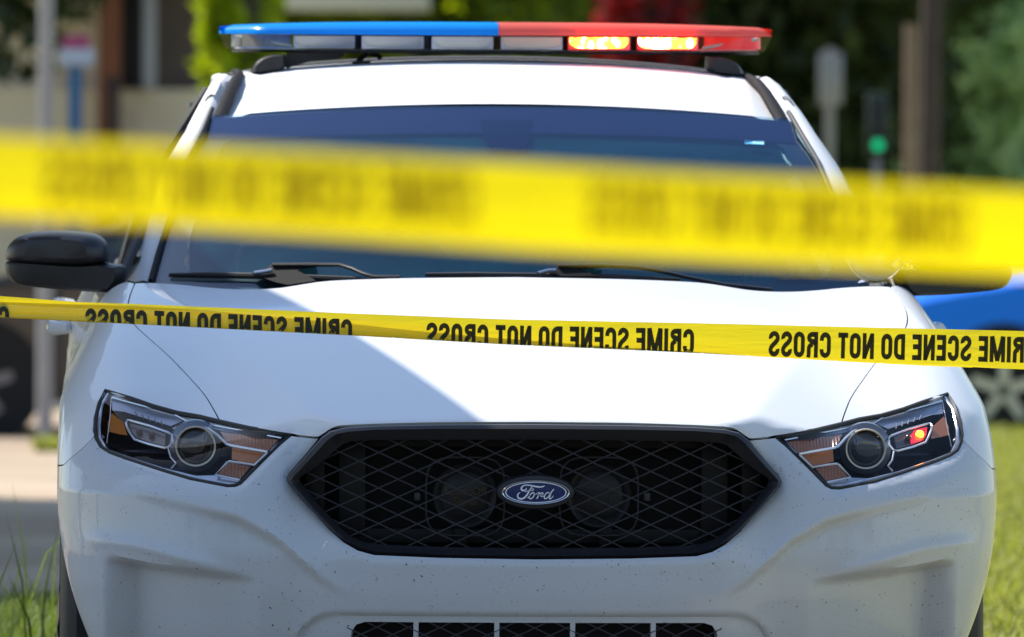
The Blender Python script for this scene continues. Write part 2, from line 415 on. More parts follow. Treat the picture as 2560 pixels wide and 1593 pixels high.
# hood
def hood_uv(P): return np.stack([P[:, 0], P[:, 2]+P[:, 1]], 1)
fr = cam_hit(dens(FRONT_PX, 1)); fr[0][0] = 0; sh = cam_hit(dens(SHUT_PX, 2)); re_ = cam_hit(dens(REAR_PX, 2)); re_[-1][0] = 0
half = list(hood_uv(fr))+list(hood_uv(sh))[1:]+list(hood_uv(re_))[1:]
half = [tuple(p) for p in half]
hood_poly = half+[(-x, v) for x, v in half[::-1] if abs(x) > 1e-6]
panel('hood', hood_poly, [], surf_hood, .012, PAINT, car, gap=.0015)

# front fenders (one traced, one mirrored)
SL = .8
i_top = list(range(0, 9))
hl_outer = []                   # outer end of the lamp, top to bottom
jnt = cam_hit(dens([(236, 1092), (205, 1122), (180, 1143), (158, 1163)]))
side_joint = side_pts([(.60, .722)])
arch = [(PVX, 0)]
def arch_pts(cy, cz, r, a0, a1, n=16): return [(cy-r*math.cos(R(a0+(a1-a0)*i/n)), cz+r*math.sin(R(a0+(a1-a0)*i/n))) for i in range(n+1)]
ARC = (1.02, .345, .405)
arc_side = side_pts([p for p in arch_pts(*ARC, 66, 178)])
door_line = side_pts([(1.425, .28), (1.50, .28), (1.50, .5), (1.50, .8), (1.52, .95), (1.56, 1.03)])
pill = cam_hit([(303, 722), (318, 705)])
lamp_top = hlS((0, 1, 2, 3, 4, 5))
poly3 = [p for p in sh]                                        # from the lamp up the shutline to the cowl corner
loop = list(sh)+[pill[1]]+[door_line[5], door_line[4], door_line[3], door_line[2], door_line[1], door_line[0]]+list(arc_side)[::-1]+list(side_joint)+list(jnt)[::-1]+hlS((21, 22, 23, 0))[:-1]+lamp_top
fp = to_sv(np.array(loop), SL)
panel('front_fender', [tuple(p) for p in fp], [], lambda V: surf_sv(V, SL), .011, PAINT, car, mirror=True, gap=.0015)

# bumper
low = side_pts([(.60, .722), (.575, .62), (.56, .5), (.55, .38), (.56, .24)])
bot = [(-.9, .20), (-.6, .18), (0, .18)]
bl = list(to_sv(np.array(hlS((8, 9, 10, 11, 12, 13, 14, 15, 16, 17, 18, 19, 20, 21))), 0))+list(to_sv(jnt, 0))+list(to_sv(low, 0))
svb = [tuple(p) for p in bl]
svb = svb+[(-.9, .19), (-.5, .18)]
top_in = cam_hit([(735, 1090), (796, 1097)])
topin = [tuple(p) for p in to_sv(top_in, 0)]
grl = [tuple(p) for p in to_sv(grP[5:], 0)]
halfb = [(0, .18)]+svb[::-1]+[topin[0], topin[1]]+grl[1:]
bump_poly = halfb+[(-x, v) for x, v in halfb[::-1] if abs(x) > 1e-6]
OPEN_X = [(-.374, -.246), (-.236, -.082), (-.072, .072), (.082, .236), (.246, .374)]
holes = []
for i, (a, b) in enumerate(OPEN_X):
    zt, zb = .441, .315; r = .02
    if i == 0: q = [(a+.012, zb), (b, zb), (b, zt), (a+.03, zt), (a+.012, zt-.006), (a+.003, zt-.02), (a, zt-.04)]
    elif i == 4: q = [(a, zb), (b-.012, zb), (b, zt-.04), (b-.003, zt-.02), (b-.012, zt-.006), (b-.03, zt), (a, zt)]
    else: q = [(a, zb), (b, zb), (b, zt), (a, zt)]
    holes.append(q)
def xs_to_s(q):                                              # front view (x, z) line -> unrolled parameter
    out = []
    for x, z in q:
        y = float(Ffront(np.array([x]), np.array([z]))[0]); out.append(tuple(to_sv(np.array([[x, y, z]]), 0)[0]))
    return out
feats = []
for sg in (-1, 1):
    L = np.linspace(.60, .868, 50)
    for dz in (.001, -.007, -.015): feats.append(xs_to_s([(sg*x, float(interp_s(np.array([x]), R2X, R2Z)[0])+dz) for x in L]))
    L = np.linspace(.44, .93, 60)
    for dz in (.004, -.022): feats.append(xs_to_s([(sg*x, float(interp_s(np.array([x]), C2X, C2Z)[0])+dz) for x in L]))
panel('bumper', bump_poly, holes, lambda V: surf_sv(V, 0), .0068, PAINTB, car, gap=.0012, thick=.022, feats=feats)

# dark liner behind the panel gaps, lamps and grille
def liner(pts3, w, off, name, m=VOID, both=True):
    pts3 = np.array(pts3); N = grad(pts3)
    mb = MB()
    pts = [Vector(p)-Vector(n)*off for p, n in zip(pts3, N)]
    mb.tube(pts, w, 6)
    if both: mb.tube([mirx(p) for p in pts], w, 6)
    return mb
ln = liner(sh, .010, .022, 'x'); ln2 = liner(list(jnt)+list(side_joint), .010, .017, 'x'); ln3 = liner(fr, .012, .020, 'x')
ln.add(ln2.v, ln2.f).add(ln3.v, ln3.f).build('panel_gap_liner', VOID, car)

# ------------------------------------------------------------------ grille
grille = empty('grille'); grille.parent = car
def sm(pts): return [tuple(p) for p in pts]
GI_PX = [(1342, 1099), (1100, 1099), (940, 1100), (880, 1103), (858, 1109), (840, 1123), (790, 1166), (752, 1190), (748, 1198), (756, 1212), (800, 1266), (846, 1317), (880, 1345), (912, 1358), (960, 1365), (1100, 1371), (1342, 1374)]
GM_PX = [(1342, 1070), (1100, 1070), (941, 1072), (868, 1077), (838, 1083), (817, 1097), (770, 1148), (731, 1190), (727, 1198), (732, 1210), (782, 1269), (833, 1323), (868, 1352), (900, 1369), (940, 1380), (1100, 1387), (1342, 1391)]
def front_hit(pxs):
    P = cam_hit(pxs); P[0][0] = 0; P[-1][0] = 0; return P
def fullloop(P): L = [Vector(p) for p in P]; return L+[mirx(p) for p in L[::-1][1:-1]]
gP = [front_hit(GR_PX), front_hit(GM_PX), front_hit(GI_PX)]
gfront = lambda x, z: float(Ffront(np.array([x]), np.array([z]))[0])
rings = []
def ringof(P, yoff, sc=1.0):
    return [Vector((p.x*sc, float(.62*(1-(1-abs(p.x)**2.6)**(1/2.6)))+.06*max(0, p.z-.62)+yoff, p.z)) for p in fullloop(P)]
rings = [ringof(gP[0], .055), ringof(gP[0], .000), ringof(gP[0], -.012, .997), ringof(gP[1], -.020), ringof(gP[1], -.018, .994), ringof(gP[2], .004), ringof(gP[2], .045)]
n = len(rings[0]); vs = [v for r_ in rings for v in r_]; fs = []
for i in range(len(rings)-1):
    for k in range(n): fs.append((i*n+k, i*n+(k+1) % n, (i+1)*n+(k+1) % n, (i+1)*n+k))
mk('grille_frame', vs, fs, SATIN, grille, True, 30)
gin = [(p[0], p[2]) for p in gP[2]]; gin = gin+[(-a, b) for a, b in gin[::-1][1:-1]]
def clipseg(poly, a, b, n=120):
    T = np.linspace(0, 1, n); P = np.array(a)+(np.array(b)-np.array(a))*T[:, None]; ins = pip(poly, P); out = []; st = None
    for i in range(n):
        if ins[i] and st is None: st = i
        if (not ins[i] or i == n-1) and st is not None:
            if i-st > 1: out.append((P[max(0, st-1)], P[i]))
            st = None
    return out
def lattice(poly, dx, dz, cx, cz, w, dep, yoff, xr, yfun, skip=None):
    mb = MB(); sl = dz/dx; N = int(xr/dx*2)+6
    for sgn in (1, -1):
        for k in range(-N, N+1):
            x0 = cx+k*dx; L = 3*xr
            for a, b in clipseg(poly, (x0-L, cz-sgn*sl*L), (x0+L, cz+sgn*sl*L), 1400):
                if np.hypot(*(b-a)) < .012: continue
                m = 14; d = (b-a)/np.hypot(*(b-a)); nn = np.array([-d[1], d[0]])*w/2; P = [a+(b-a)*i/m for i in range(m+1)]; vs = []
                for p in P:
                    for q, yo in ((p+nn, dep), (p+nn*.55, 0), (p-nn*.55, 0), (p-nn, dep)):
                        vs.append((q[0], yfun(q[0], q[1])+yoff+yo+(.0006 if sgn < 0 else 0), q[1]))
                fs = []
                for i in range(m):
                    for j in range(4): fs.append((i*4+j, i*4+(j+1) % 4, (i+1)*4+(j+1) % 4, (i+1)*4+j))
                mb.add(vs, fs)
    return mb
yg = lambda x, z: .62*(1-(1-abs(x)**2.6)**(1/2.6))+.06*max(0, z-.62)
MESHM = mat('grille_mesh_plastic', (.035, .035, .046), .42)
lattice(gin, .0790, .0360, -.0015+.0395, .6935, .0031, .010, .018, .50, yg).build('diamond_mesh', MESHM, grille, False)
# cavity behind: dark box with structure
cav = MB(); loopc = [Vector((p.x, p.y, p.z)) for p in ringof(gP[0], .05)]; back = [Vector((p.x*.98, .20, p.z)) for p in loopc]
n = len(loopc); cav.add(loopc+back, [(k, (k+1) % n, n+(k+1) % n, n+k) for k in range(n)]+[tuple(range(n, 2*n))])
cav.build('grille_cavity', VOID, grille, False)
CAVM = mat('cavity_plastic', (.006, .006, .007), .6)
st = MB()
st.box((-.43, .13, .595), (.43, .16, .625), .003).box((-.40, .14, .79), (.40, .17, .81), .003)
for s in (-1, 1): st.box((s*.37-.028, .12, .61), (s*.37+.028, .15, .80), .004).box((s*.445-.02, .13, .66), (s*.445+.02, .15, .77), .004)
for x in (-.148, .0, .148): st.box((x-.013, .115, .592), (x+.013, .132, .632), .002)
st.build('radiator_support', CAVM, grille)
# siren speakers behind the mesh
sirens = []
for cxp, txt in ((1163, 1), (1497, 0)):
    c = at(cxp, 1241, .11)
    sp = MB(); sp.lathe(c, (0, -1, 0), [(-.04, .05), (-.012, .064), (0, .067), (.004, .063), (.002, .058), (-.006, .050), (.004, .030), (.006, .0)], 40)
    spo = sp.build('siren_speaker', mat('speaker_plastic', (.022, .022, .024), .42), grille, True, 40)
    lp = MB(); pts = [(c.x+math.copysign(abs(math.cos(a))**.5, math.cos(a))*.080, .105, c.z+math.copysign(abs(math.sin(a))**.5, math.sin(a))*.080) for a in [6.2832*i/48 for i in range(48)]]
    lp.tube(pts, .0022, 6, True); lp.build('speaker_bracket', mat('bracket_wire', (.05, .05, .055), .4), grille)
    s = -1 if cxp < 1300 else 1
    bx = MB(); bx.box((c.x+s*.098-.006, .09, c.z-.008), (c.x+s*.098+.006, .11, c.z+.008), .002)
    bx.build('bracket_bolt', mat('bolt_grey', (.07, .075, .09), .5), grille)
    sirens.append((c, txt))

def text_mesh(txt, size, bold=0.0, spacing=1.0):
    cu = bpy.data.curves.new('t', 'FONT'); cu.body = txt; cu.size = size; cu.offset = bold; cu.space_character = spacing; cu.align_x = 'CENTER'; cu.align_y = 'CENTER'; cu.resolution_u = 6
    ob = bpy.data.objects.new('t', cu); COL.objects.link(ob); dg = bpy.context.evaluated_depsgraph_get(); dg.update()
    me = bpy.data.meshes.new_from_object(ob.evaluated_get(dg)); vs = [v.co.copy() for v in me.vertices]; fs = [tuple(p.vertices) for p in me.polygons]
    bpy.data.objects.remove(ob); bpy.data.curves.remove(cu); bpy.data.meshes.remove(me)
    return vs, fs
for c, txt in sirens:
    mb = MB()
    for line, dz, size in (('SoundOff', .010, .022), ('Signal', -.010, .022)):
        vs, fs = text_mesh(line, size, .0004); mb.add([(c.x+v.x, c.y-.0085, c.z+dz+v.y) for v in vs], fs)
    mb.build('raised_lettering', mat('speaker_lettering_gold' if txt else 'speaker_lettering_dark', (.09, .065, .03) if txt else (.035, .033, .032), .5), grille, False)

# oval emblem
ec = at(1342, 1230, 0); EC = Vector((0, -.018, ec.z)); EA, EB = .0905, .0372
def ellipse(a, b, y, n=64): return [Vector((EC.x+a*math.cos(6.28318*k/n), y, EC.z+b*math.sin(6.28318*k/n))) for k in range(n)]
def ringstack(rs, capend=True):
    n = len(rs[0]); vs = [v for r_ in rs for v in r_]; fs = []
    for i in range(len(rs)-1):
        for k in range(n): fs.append((i*n+k, i*n+(k+1) % n, (i+1)*n+(k+1) % n, (i+1)*n+k))
    if capend: fs.append(tuple((len(rs)-1)*n+k for k in range(n)))
    return vs, fs
vs, fs = ringstack([ellipse(.0800, .0355, .03), ellipse(.0795, .0350, -.002), ellipse(.0770, .0330, -.010), ellipse(.0712, .0270, -.012)]); mk('emblem_surround', vs, fs, SATIN, grille, True, 40)
vs, fs = ringstack([ellipse(.0712, .0266, -.010), ellipse(.0708, .0262, -.015), ellipse(.0685, .0243, -.0195), ellipse(.0660, .0224, -.0185), ellipse(.0652, .0218, -.0165)], False); mk('emblem_rim', vs, fs, CHROME, grille, True, 40)
vs, fs = ringstack([ellipse(.0656, .0221, -.0120), ellipse(.0654, .0220, -.0170), ellipse(.05, .015, -.0178), ellipse(.02, .006, -.018)]); mk('emblem_plate', vs, fs, mat('emblem_blue', (.006, .022, .13), .3, coat=.15), grille, True, 40)
SILV = mat('emblem_silver', (.85, .90, 1.0), .35, metal=.0)
vs, fs = ringstack([ellipse(.0622, .0215, -.0185), ellipse(.0622, .0215, -.0195), ellipse(.0600, .0197, -.0195), ellipse(.0600, .0197, -.0185)], False); mk('emblem_line', vs, fs, SILV, grille, True, 40)
STK = [([(905, 400), (888, 440), (840, 472), (785, 462), (762, 420), (790, 365), (860, 332), (960, 330), (1080, 350), (1200, 372), (1310, 374), (1395, 345)], [10, 18, 24, 30, 26, 22, 17, 20, 24, 26, 22, 14]),
       ([(1072, 355), (1010, 430), (965, 510), (905, 600), (835, 670), (750, 692), (685, 668), (660, 615), (678, 560), (735, 522)], [12, 20, 24, 26, 27, 26, 26, 22, 19, 8]),
       ([(858, 515), (900, 492), (960, 478), (1020, 466), (1075, 472), (1098, 445), (1085, 418), (1062, 425), (1062, 450), (1085, 470)], [8, 12, 12, 10, 9, 9, 8, 8, 7, 6]),
       ([(932, 672), (975, 622), (1020, 565), (1068, 530), (1110, 540), (1115, 580), (1090, 635), (1045, 680), (1000, 688), (978, 660), (990, 600)], [12, 14, 18, 18, 18, 17, 18, 18, 18, 20, 17]),
       ([(1110, 548), (1150, 575), (1200, 540), (1245, 515)], [10, 9, 10, 12]),
       ([(1262, 520), (1232, 600), (1182, 692)], [18, 23, 18]),
       ([(1225, 615), (1270, 560), (1320, 528), (1355, 545), (1335, 575), (1300, 570)], [9, 12, 16, 17, 12, 8]),
       ([(1290, 590), (1310, 628), (1360, 618), (1410, 580)], [14, 16, 12, 9]),
       ([(1530, 535), (1480, 522), (1425, 560), (1392, 625), (1400, 680), (1440, 682), (1500, 628), (1560, 540), (1650, 428)], [14, 18, 19, 20, 20, 16, 15, 19, 17]),
       ([(1570, 545), (1535, 630), (1528, 680), (1560, 685), (1605, 650), (1640, 605)], [18, 22, 22, 18, 13, 8])]
lt = MB(); KS = 1/(10.565*1235)
for pts, ws in STK:
    L = [(a[0], a[1]) for a in pts]; Wd = ws; P = []
    for i in range(len(L)-1):
        for j in range(6):
            t = j/6; p0 = np.array(L[max(i-1, 0)]); p1 = np.array(L[i]); p2 = np.array(L[i+1]); p3 = np.array(L[min(i+2, len(L)-1)])
            q = .5*(2*p1+(p2-p0)*t+(2*p0-5*p1+4*p2-p3)*t*t+(3*p1-p0-3*p2+p3)*t**3); P.append((q, Wd[i]*(1-t)+Wd[i+1]*t))
    P.append((np.array(L[-1]), Wd[-1]))
    vs = []
    for i, (q, w) in enumerate(P):
        a = P[max(0, i-1)][0]; b = P[min(len(P)-1, i+1)][0]; d = b-a; d = d/max(np.hypot(*d), 1e-9); nn = np.array([-d[1], d[0]])*w*.82
        for e in (1, -1):
            r_ = q+nn*e; vs.append((EC.x+(r_[0]-1160)*KS*.97, -.0205, EC.z-(r_[1]-520)*KS))
    lt.add(vs, [(2*i, 2*i+1, 2*i+3, 2*i+2) for i in range(len(P)-1)])
lt.build('emblem_script', SILV, grille, False)

# lower intake: mesh and cavity
lowg = empty('lower_intake'); lowg.parent = car
ylow = lambda x, z: .62*(1-(1-abs(x)**2.6)**(1/2.6))-.01
lattice([(-.38, .32), (.38, .32), (.38, .45), (-.38, .45)], .0640, .0300, 0, .4, .003, .006, .012, .38, ylow).build('intake_mesh', MESHM, lowg, False)
MB().box((-.42, .09, .28), (.42, .11, .47)).build('intake_cavity', VOID, lowg, False)

# ------------------------------------------------------------------ headlights
def hlayer(pxs, depth):                                       # lamp part traced in the photograph, set back behind the lens
    P = cam_hit(pxs); return [Vector((p[0]+.25*depth*(1 if p[0] < 0 else -1)*.0, p[1]+depth, p[2])) for p in P]
def plate(pts, thick=.004):
    n = len(pts); b = [p+Vector((0, thick, 0)) for p in pts]
    poly = [(p.x, p.z) for p in pts]
    tri = geometry.tessellate_polygon([[Vector((p.x, 0, p.z)) for p in pts]])
    fs = [tuple(t) for t in tri]+[tuple(i+n for i in t)[::-1] for t in tri]+[(k, (k+1) % n, n+(k+1) % n, n+k) for k in range(n)]
    return list(pts)+b, fs
def z4(lst): return [(200+a/4.339, 950+b/4.339) for a, b in lst]
RIBB = mat('amber_ribbed', (.36, .12, .04), .2, coat=.7)
n_ = RIBB.node_tree.nodes; l_ = RIBB.node_tree.links
tc_ = n_.new('ShaderNodeTexCoord'); wv = n_.new('ShaderNodeTexWave'); wv.inputs['Scale'].default_value = 45; wv.bands_direction = 'X'; wv.inputs['Distortion'].default_value = .6
bp_ = n_.new('ShaderNodeBump'); bp_.inputs['Strength'].default_value = .8; bp_.inputs['Distance'].default_value = .004
l_.new(tc_.outputs['Object'], wv.inputs['Vector']); l_.new(wv.outputs[1], bp_.inputs['Height']); l_.new(bp_.outputs[0], n_['Principled BSDF'].inputs['Normal'])
REDLIT = mat('lit_red_reflector', (.8, .02, .02), .25, emis=(1, .01, .06), estr=.45)
hot = mat('lit_strobe_bulb', (1, .5, .1), .3, emis=(1, .30, .01), estr=7)
hp = cam_hit(HL_PX)
lens_c = cam_hit([(489, 1116)])[0]
# flat reference for inner parts: smooth plane-ish depth
def dep(pxs, off):
    P = cam_hit(pxs); out = []
    for p in P:
        x = abs(p[0]); yb = .16+.62*(max(0, x-.52))**1.25+.22*(p[2]-.78)
        q = Vector((p[0], yb+off, p[2]))
        out.append(q)
    return out
def dep_true(pxs, off):
    global HLPOLY
    keep = HLPOLY; HLPOLY = None; P = cam_hit(pxs); HLPOLY = keep
    return [at(a, b, float(p[1])+off+.010) for (a, b), p in zip(pxs, P)]
for s in (-1, 1):
    left = s < 0
    M = (lambda p: Vector(p)) if left else mirx
    lamp = empty('headlight'); lamp.parent = car
    lamp['label'] = 'unlit headlight' if left else 'headlight with a lit red strobe inside'
    def put(name, mb, m, ang=35, smooth=True):
        vs = [M(v) for v in mb.v]; fs = mb.f if left else [f[::-1] for f in mb.f]
        return mk(name, vs, fs, m, lamp, smooth, ang)
    # housing bowl
    ctr = np.mean(hp, 0); back = []; 
    rim = [Vector(p)-Vector(nv)*.004 for p, nv in zip(hp, grad(hp))]
    c2 = sum(rim, Vector())/len(rim)
    r1 = [v+Vector((0, .02, 0)) for v in rim]; r2 = [c2+(v-c2)*.97+Vector((0, .15, 0)) for v in rim]
    n = len(rim); vs = rim+r1+r2; fs = [(k, (k+1) % n, n+(k+1) % n, n+k) for k in range(n)]+[(n+k, n+(k+1) % n, 2*n+(k+1) % n, 2*n+k) for k in range(n)]
    tri = geometry.tessellate_polygon([[Vector((p.x, 0, p.z)) for p in r2]]); fs += [tuple(i+2*n for i in t) for t in tri]
    put('lamp_housing', MB().add(vs, fs), DARKIN, 30, False)
    # black outline seal
    mb = MB(); mb.tube([Vector(p)+Vector((0, .004, 0)) for p in hp], .0052, 6, True); put('lamp_seal', mb, RUBBER)
    # projector
    pc = dep_true([(489, 1116)], .055)[0]; ax = Vector((0, -1, .0))
    mb = MB(); mb.lathe(pc+Vector((0, .012, 0)), ax, [(0, .0405), (.010, .0420), (.0135, .0412), (.0125, .0388), (.006, .0375)], 48, False); put('projector_ring', mb, mat('warm_ring', (.92, .80, .62), .35, metal=.3))
    mb = MB(); mb.lathe(pc+Vector((0, .014, 0)), ax, [(0, .0375), (.006, .036), (.012, .028), (.0155, .016), (.0165, .0001)], 40); put('projector_lens', mb, mat('projector_glass', (.03, .028, .026), .06, coat=1))
    mb = MB(); mb.lathe(pc+Vector((0, .030, 0)), ax, [(-.02, .052), (.0, .055), (.010, .053), (.014, .047), (.016, .0415)], 48, False); put('projector_bezel', mb, mat('bezel_grey', (.22, .23, .27), .25, metal=.6))
    # chrome trims
    T1 = z4([(500, 470), (515, 435), (560, 445), (760, 500), (955, 570), (1000, 600), (1000, 680), (960, 730), (920, 740), (740, 695), (590, 645), (545, 580), (510, 510)])
    T2 = z4([(1190, 500), (1290, 492), (1400, 535), (1490, 600), (1590, 695), (1640, 712), (2035, 782)])
    T3 = z4([(2030, 790), (1890, 925), (1740, 900), (1620, 885), (1590, 900), (1470, 1030), (1735, 1085)])
    T4 = z4([(310, 150), (230, 280), (205, 500), (215, 640), (300, 770), (520, 850), (900, 975), (1250, 1060), (1640, 1150)])
    T5 = z4([(350, 190), (640, 270), (1000, 360), (1150, 440), (1300, 465), (1500, 500), (2190, 632), (2060, 775)])
    T6 = z4([(955, 740), (985, 840), (1040, 905), (990, 960)])
    T7 = z4([(340, 190), (325, 420), (290, 690)])
    mb = MB(); mb.tube(dep_true(T1, -.002), .0024, 6, True).tube(dep_true(T2, -.003), .0028, 6).tube(dep_true(T3, -.003), .0025, 6).tube(dep_true(T6, .0), .0018, 6)
    put('inner_trim', mb, BRIGHTC)
    mb = MB(); mb.tube(dep_true(T4, .004), .0042, 8).tube(dep_true(T5, .004), .0024, 6).tube(dep_true(T7, .006), .0010, 5); put('outer_trim', mb, mat('smoked_chrome', (.50, .53, .60), .22, metal=.8))
    # amber turn segments
    for q, mm in ((z4([(1520, 560), (1640, 580), (2150, 650), (2040, 772), (1640, 700), (1580, 660)]), RIBB), (z4([(1650, 725), (2000, 795), (1880, 908), (1740, 882), (1645, 860)]), AMBER), (z4([(1590, 912), (1640, 900), (1850, 940), (1740, 1070), (1500, 1020)]), RIBB), (z4([(345, 360), (470, 460), (515, 600), (430, 590), (310, 560), (300, 470)]), AMBER)):
        vs, fs = plate(dep_true(q, .010)); put('amber_segment', MB().add(vs, fs), mm, 20)
    for q in ([(345, 200), (640, 282), (1000, 372), (1120, 440), (985, 500), (760, 432), (480, 345), (352, 330)], [(1330, 478), (1500, 508), (2170, 636), (1900, 622), (1560, 560), (1420, 520)]):
        vs, fs = plate(dep_true(z4(q), .012)); put('upper_reflection', MB().add(vs, fs), mat('blue_grey_reflection', (.26, .30, .38), .28, metal=.6), 20)  # blue-grey plates imitate the silvery reflections in the lamp top
    # chrome floor
    vs, fs = plate(dep_true(z4([(1250, 1040), (1460, 1035), (1730, 1092), (1650, 1145), (1400, 1105)]), .006)); put('reflector_floor', MB().add(vs, fs), DULLCHROME)
    # strobe box
    SB = z4([(540, 470), (760, 525), (930, 590), (920, 715), (740, 670), (600, 625), (560, 560)])
    vs, fs = plate(dep_true(SB, .016)); put('strobe_box', MB().add(vs, fs), mat('strobe_smoke', (.03, .028, .03), .25))
    if not left:
        vs, fs = plate(dep_true(z4([(548, 480), (690, 512), (760, 590), (745, 665), (610, 620), (566, 560)]), .0135)); put('lit_reflector', MB().add(vs, fs), REDLIT)
    for q, (a, b) in enumerate(((640, 555), (775, 590))):
        c = dep_true(z4([(a, b)]), .010)[0]
        lit = (not left) and q == 0
        rr = [(0, .0085), (.003, .0085), (.007, .005), (.008, .0001)]
        mb = MB(); mb.lathe(c, (0, -1, 0), [(d, r_*(1.0 if lit else .8)) for d, r_ in rr], 20); put('strobe_bulb', mb, hot if lit else mat('dark_bulb', (.08, .03, .03), .2))
    # ridges
    mb = MB()
    for i in range(5): mb.tube(dep_true(z4([(600+70*i, 350+24*i), (625+68*i, 400+24*i)]), .012), .0012, 5)
    put('reflector_ridges', mb, DULLCHROME); mb = MB()
    for i in range(9):
        mb.tube(dep_true(z4([(1010+22*i, 520-9*i), (1050+24*i, 560-14*i)]), .012), .0010, 5)
    put('reflector_ridges', mb, DULLCHROME)
    # clear lens over everything
    V, T = trimesh2d([tuple(p) for p in to_sv(hp, 0)], [], .012); P = surf_sv(V, 0); N = grad(P)
    HLsave = None
    P = P-N*.001
    fn = np.cross(P[T[:, 1]]-P[T[:, 0]], P[T[:, 2]]-P[T[:, 0]]); fl = np.sum(fn*N[T[:, 0]], 1) < 0; T[fl] = T[fl][:, ::-1]
    put('lamp_lens', MB().add([Vector(p) for p in P], [tuple(int(i) for i in t) for t in T]), CLEAR, None)

# ------------------------------------------------------------------ windshield, pillars, roof
def ws(x, s):                                                  # x in -1..1 across, s 0 base .. 1 header
    xb, xt = .815, .668; hw = xb+(xt-xb)*s
    yb = 1.36+.30*x*x; yt = 2.14+.12*x*x; zb = 1.045+.01*x*x; zt = 1.468-.031*x*x
    b = math.sin(math.pi*min(max(s, 0), 1))*.030
    return Vector((x*hw, yb+(yt-yb)*s-b*.5, zb+(zt-zb)*s+b*.85))
def grid(f, us, vs_, flip=False):
    V = [f(u, v) for v in vs_ for u in us]; n = len(us); F_ = []
    for j in range(len(vs_)-1):
        for i in range(n-1):
            q = (j*n+i, j*n+i+1, (j+1)*n+i+1, (j+1)*n+i); F_.append(q[::-1] if flip else q)
    return V, F_
lin = lambda a, b, n: [a+(b-a)*i/n for i in range(n+1)]
def ws_mat():
    m = glass_mat('windshield_glass', (.62, .78, .82), 1.15, 1.55, glosscol=(.48, .64, 1.0))
    n = m.node_tree.nodes; l = m.node_tree.links; o = n['Material Output']; src = o.inputs[0].links[0].from_socket
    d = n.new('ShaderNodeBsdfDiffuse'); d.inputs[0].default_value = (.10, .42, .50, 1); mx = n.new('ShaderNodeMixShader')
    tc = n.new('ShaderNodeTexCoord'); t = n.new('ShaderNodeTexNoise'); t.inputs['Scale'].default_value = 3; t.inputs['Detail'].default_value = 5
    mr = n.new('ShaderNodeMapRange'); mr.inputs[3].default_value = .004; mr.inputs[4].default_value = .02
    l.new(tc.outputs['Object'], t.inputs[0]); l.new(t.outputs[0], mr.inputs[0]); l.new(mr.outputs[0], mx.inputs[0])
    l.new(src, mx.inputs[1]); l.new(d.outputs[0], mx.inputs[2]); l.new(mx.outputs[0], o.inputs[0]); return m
U = lin(-1, 1, 60)
vs, fs = grid(ws, U, lin(-.1, 1.0, 40)); wsd = mk('windshield', vs, fs, ws_mat(), car)
def offn(v, d): return v+Vector((0, .47, -.88))*d
# frit: black painted border inside the glass, rounded corners at the foot
FR = glass_mat('windshield_frit', (0, 0, 0), 1, 1.5); 
FRB = mat('frit_black', (.022, .024, .04), .3)
def frit():
    inner = [(-.905, .20), (-.905, .60), (-.90, .80), (-.86, .86), (0, .88), (.86, .86), (.90, .80), (.905, .60), (.905, .20), (.90, .155), (.875, .118), (.84, .10), (.5, .10), (0, .10), (-.5, .10), (-.84, .10), (-.875, .118), (-.90, .155)]
    outer = [(-1, -.1), (1, -.1), (1, 1), (-1, 1)]
    V, T = trimesh2d(outer, [inner], .05)
    mk('frit_border', [offn(ws(v[0], v[1]), .006) for v in V], [tuple(int(i) for i in t) for t in T], FRB, wsd)
frit()
SHB = mat('shade_band_tint', (.016, .012, .060), .9, spec=.05)
vs, fs = grid(lambda u, v: offn(ws(u*.97, v), .004), lin(-1, 1, 40), lin(.835, .99, 8)); mk('shade_band', vs, fs, SHB, wsd)
FILM = bpy.data.materials.new('teal_dust_glare'); FILM.use_nodes = True; n_ = FILM.node_tree.nodes; l_ = FILM.node_tree.links; n_.remove(n_['Principled BSDF'])  # teal diffuse film puts dust and glare into the windshield colour
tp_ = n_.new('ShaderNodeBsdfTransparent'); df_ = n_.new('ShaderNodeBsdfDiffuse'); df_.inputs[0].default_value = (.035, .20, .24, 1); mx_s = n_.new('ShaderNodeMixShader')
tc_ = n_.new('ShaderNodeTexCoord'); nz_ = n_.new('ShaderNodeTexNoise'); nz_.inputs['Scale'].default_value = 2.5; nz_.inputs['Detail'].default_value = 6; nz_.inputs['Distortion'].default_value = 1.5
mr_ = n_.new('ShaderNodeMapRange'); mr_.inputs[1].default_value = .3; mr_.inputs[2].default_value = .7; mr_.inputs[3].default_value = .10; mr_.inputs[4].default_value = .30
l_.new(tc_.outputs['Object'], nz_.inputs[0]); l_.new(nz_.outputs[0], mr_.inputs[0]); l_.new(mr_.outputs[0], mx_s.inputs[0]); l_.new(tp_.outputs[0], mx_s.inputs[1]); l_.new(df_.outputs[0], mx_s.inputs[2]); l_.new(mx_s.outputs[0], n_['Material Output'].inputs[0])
vs, fs = grid(lambda u, v: offn(ws(u*.92, v), .012), lin(-1, 1, 40), lin(.09, .87, 16)); mk('dust_glare_film', vs, fs, FILM, wsd)
# rear-view camera housing at the top of the glass
def on_ws(px, py, off):
    y = 1.7
    for _ in range(12):
        q = at(px, py, y); s = (q.z-1.05)/(.42)
        hw = .815-.147*s; xn = q.x/hw; w = ws(xn, s); w2 = ws(xn, s+(q.z-w.z)/.42); y = w2.y-off
    return at(px, py, y)
ho = [on_ws(px, py, -.0020) for px, py in ((1200, 300), (1208, 340), (1218, 368), (1235, 378), (1300, 378), (1316, 368), (1324, 340), (1330, 300))]
vs, fs = plate(ho, .005); mk('mirror_housing', vs, fs, mat('mirror_housing_plastic', (.012, .010, .035), .9, spec=0), car, False)
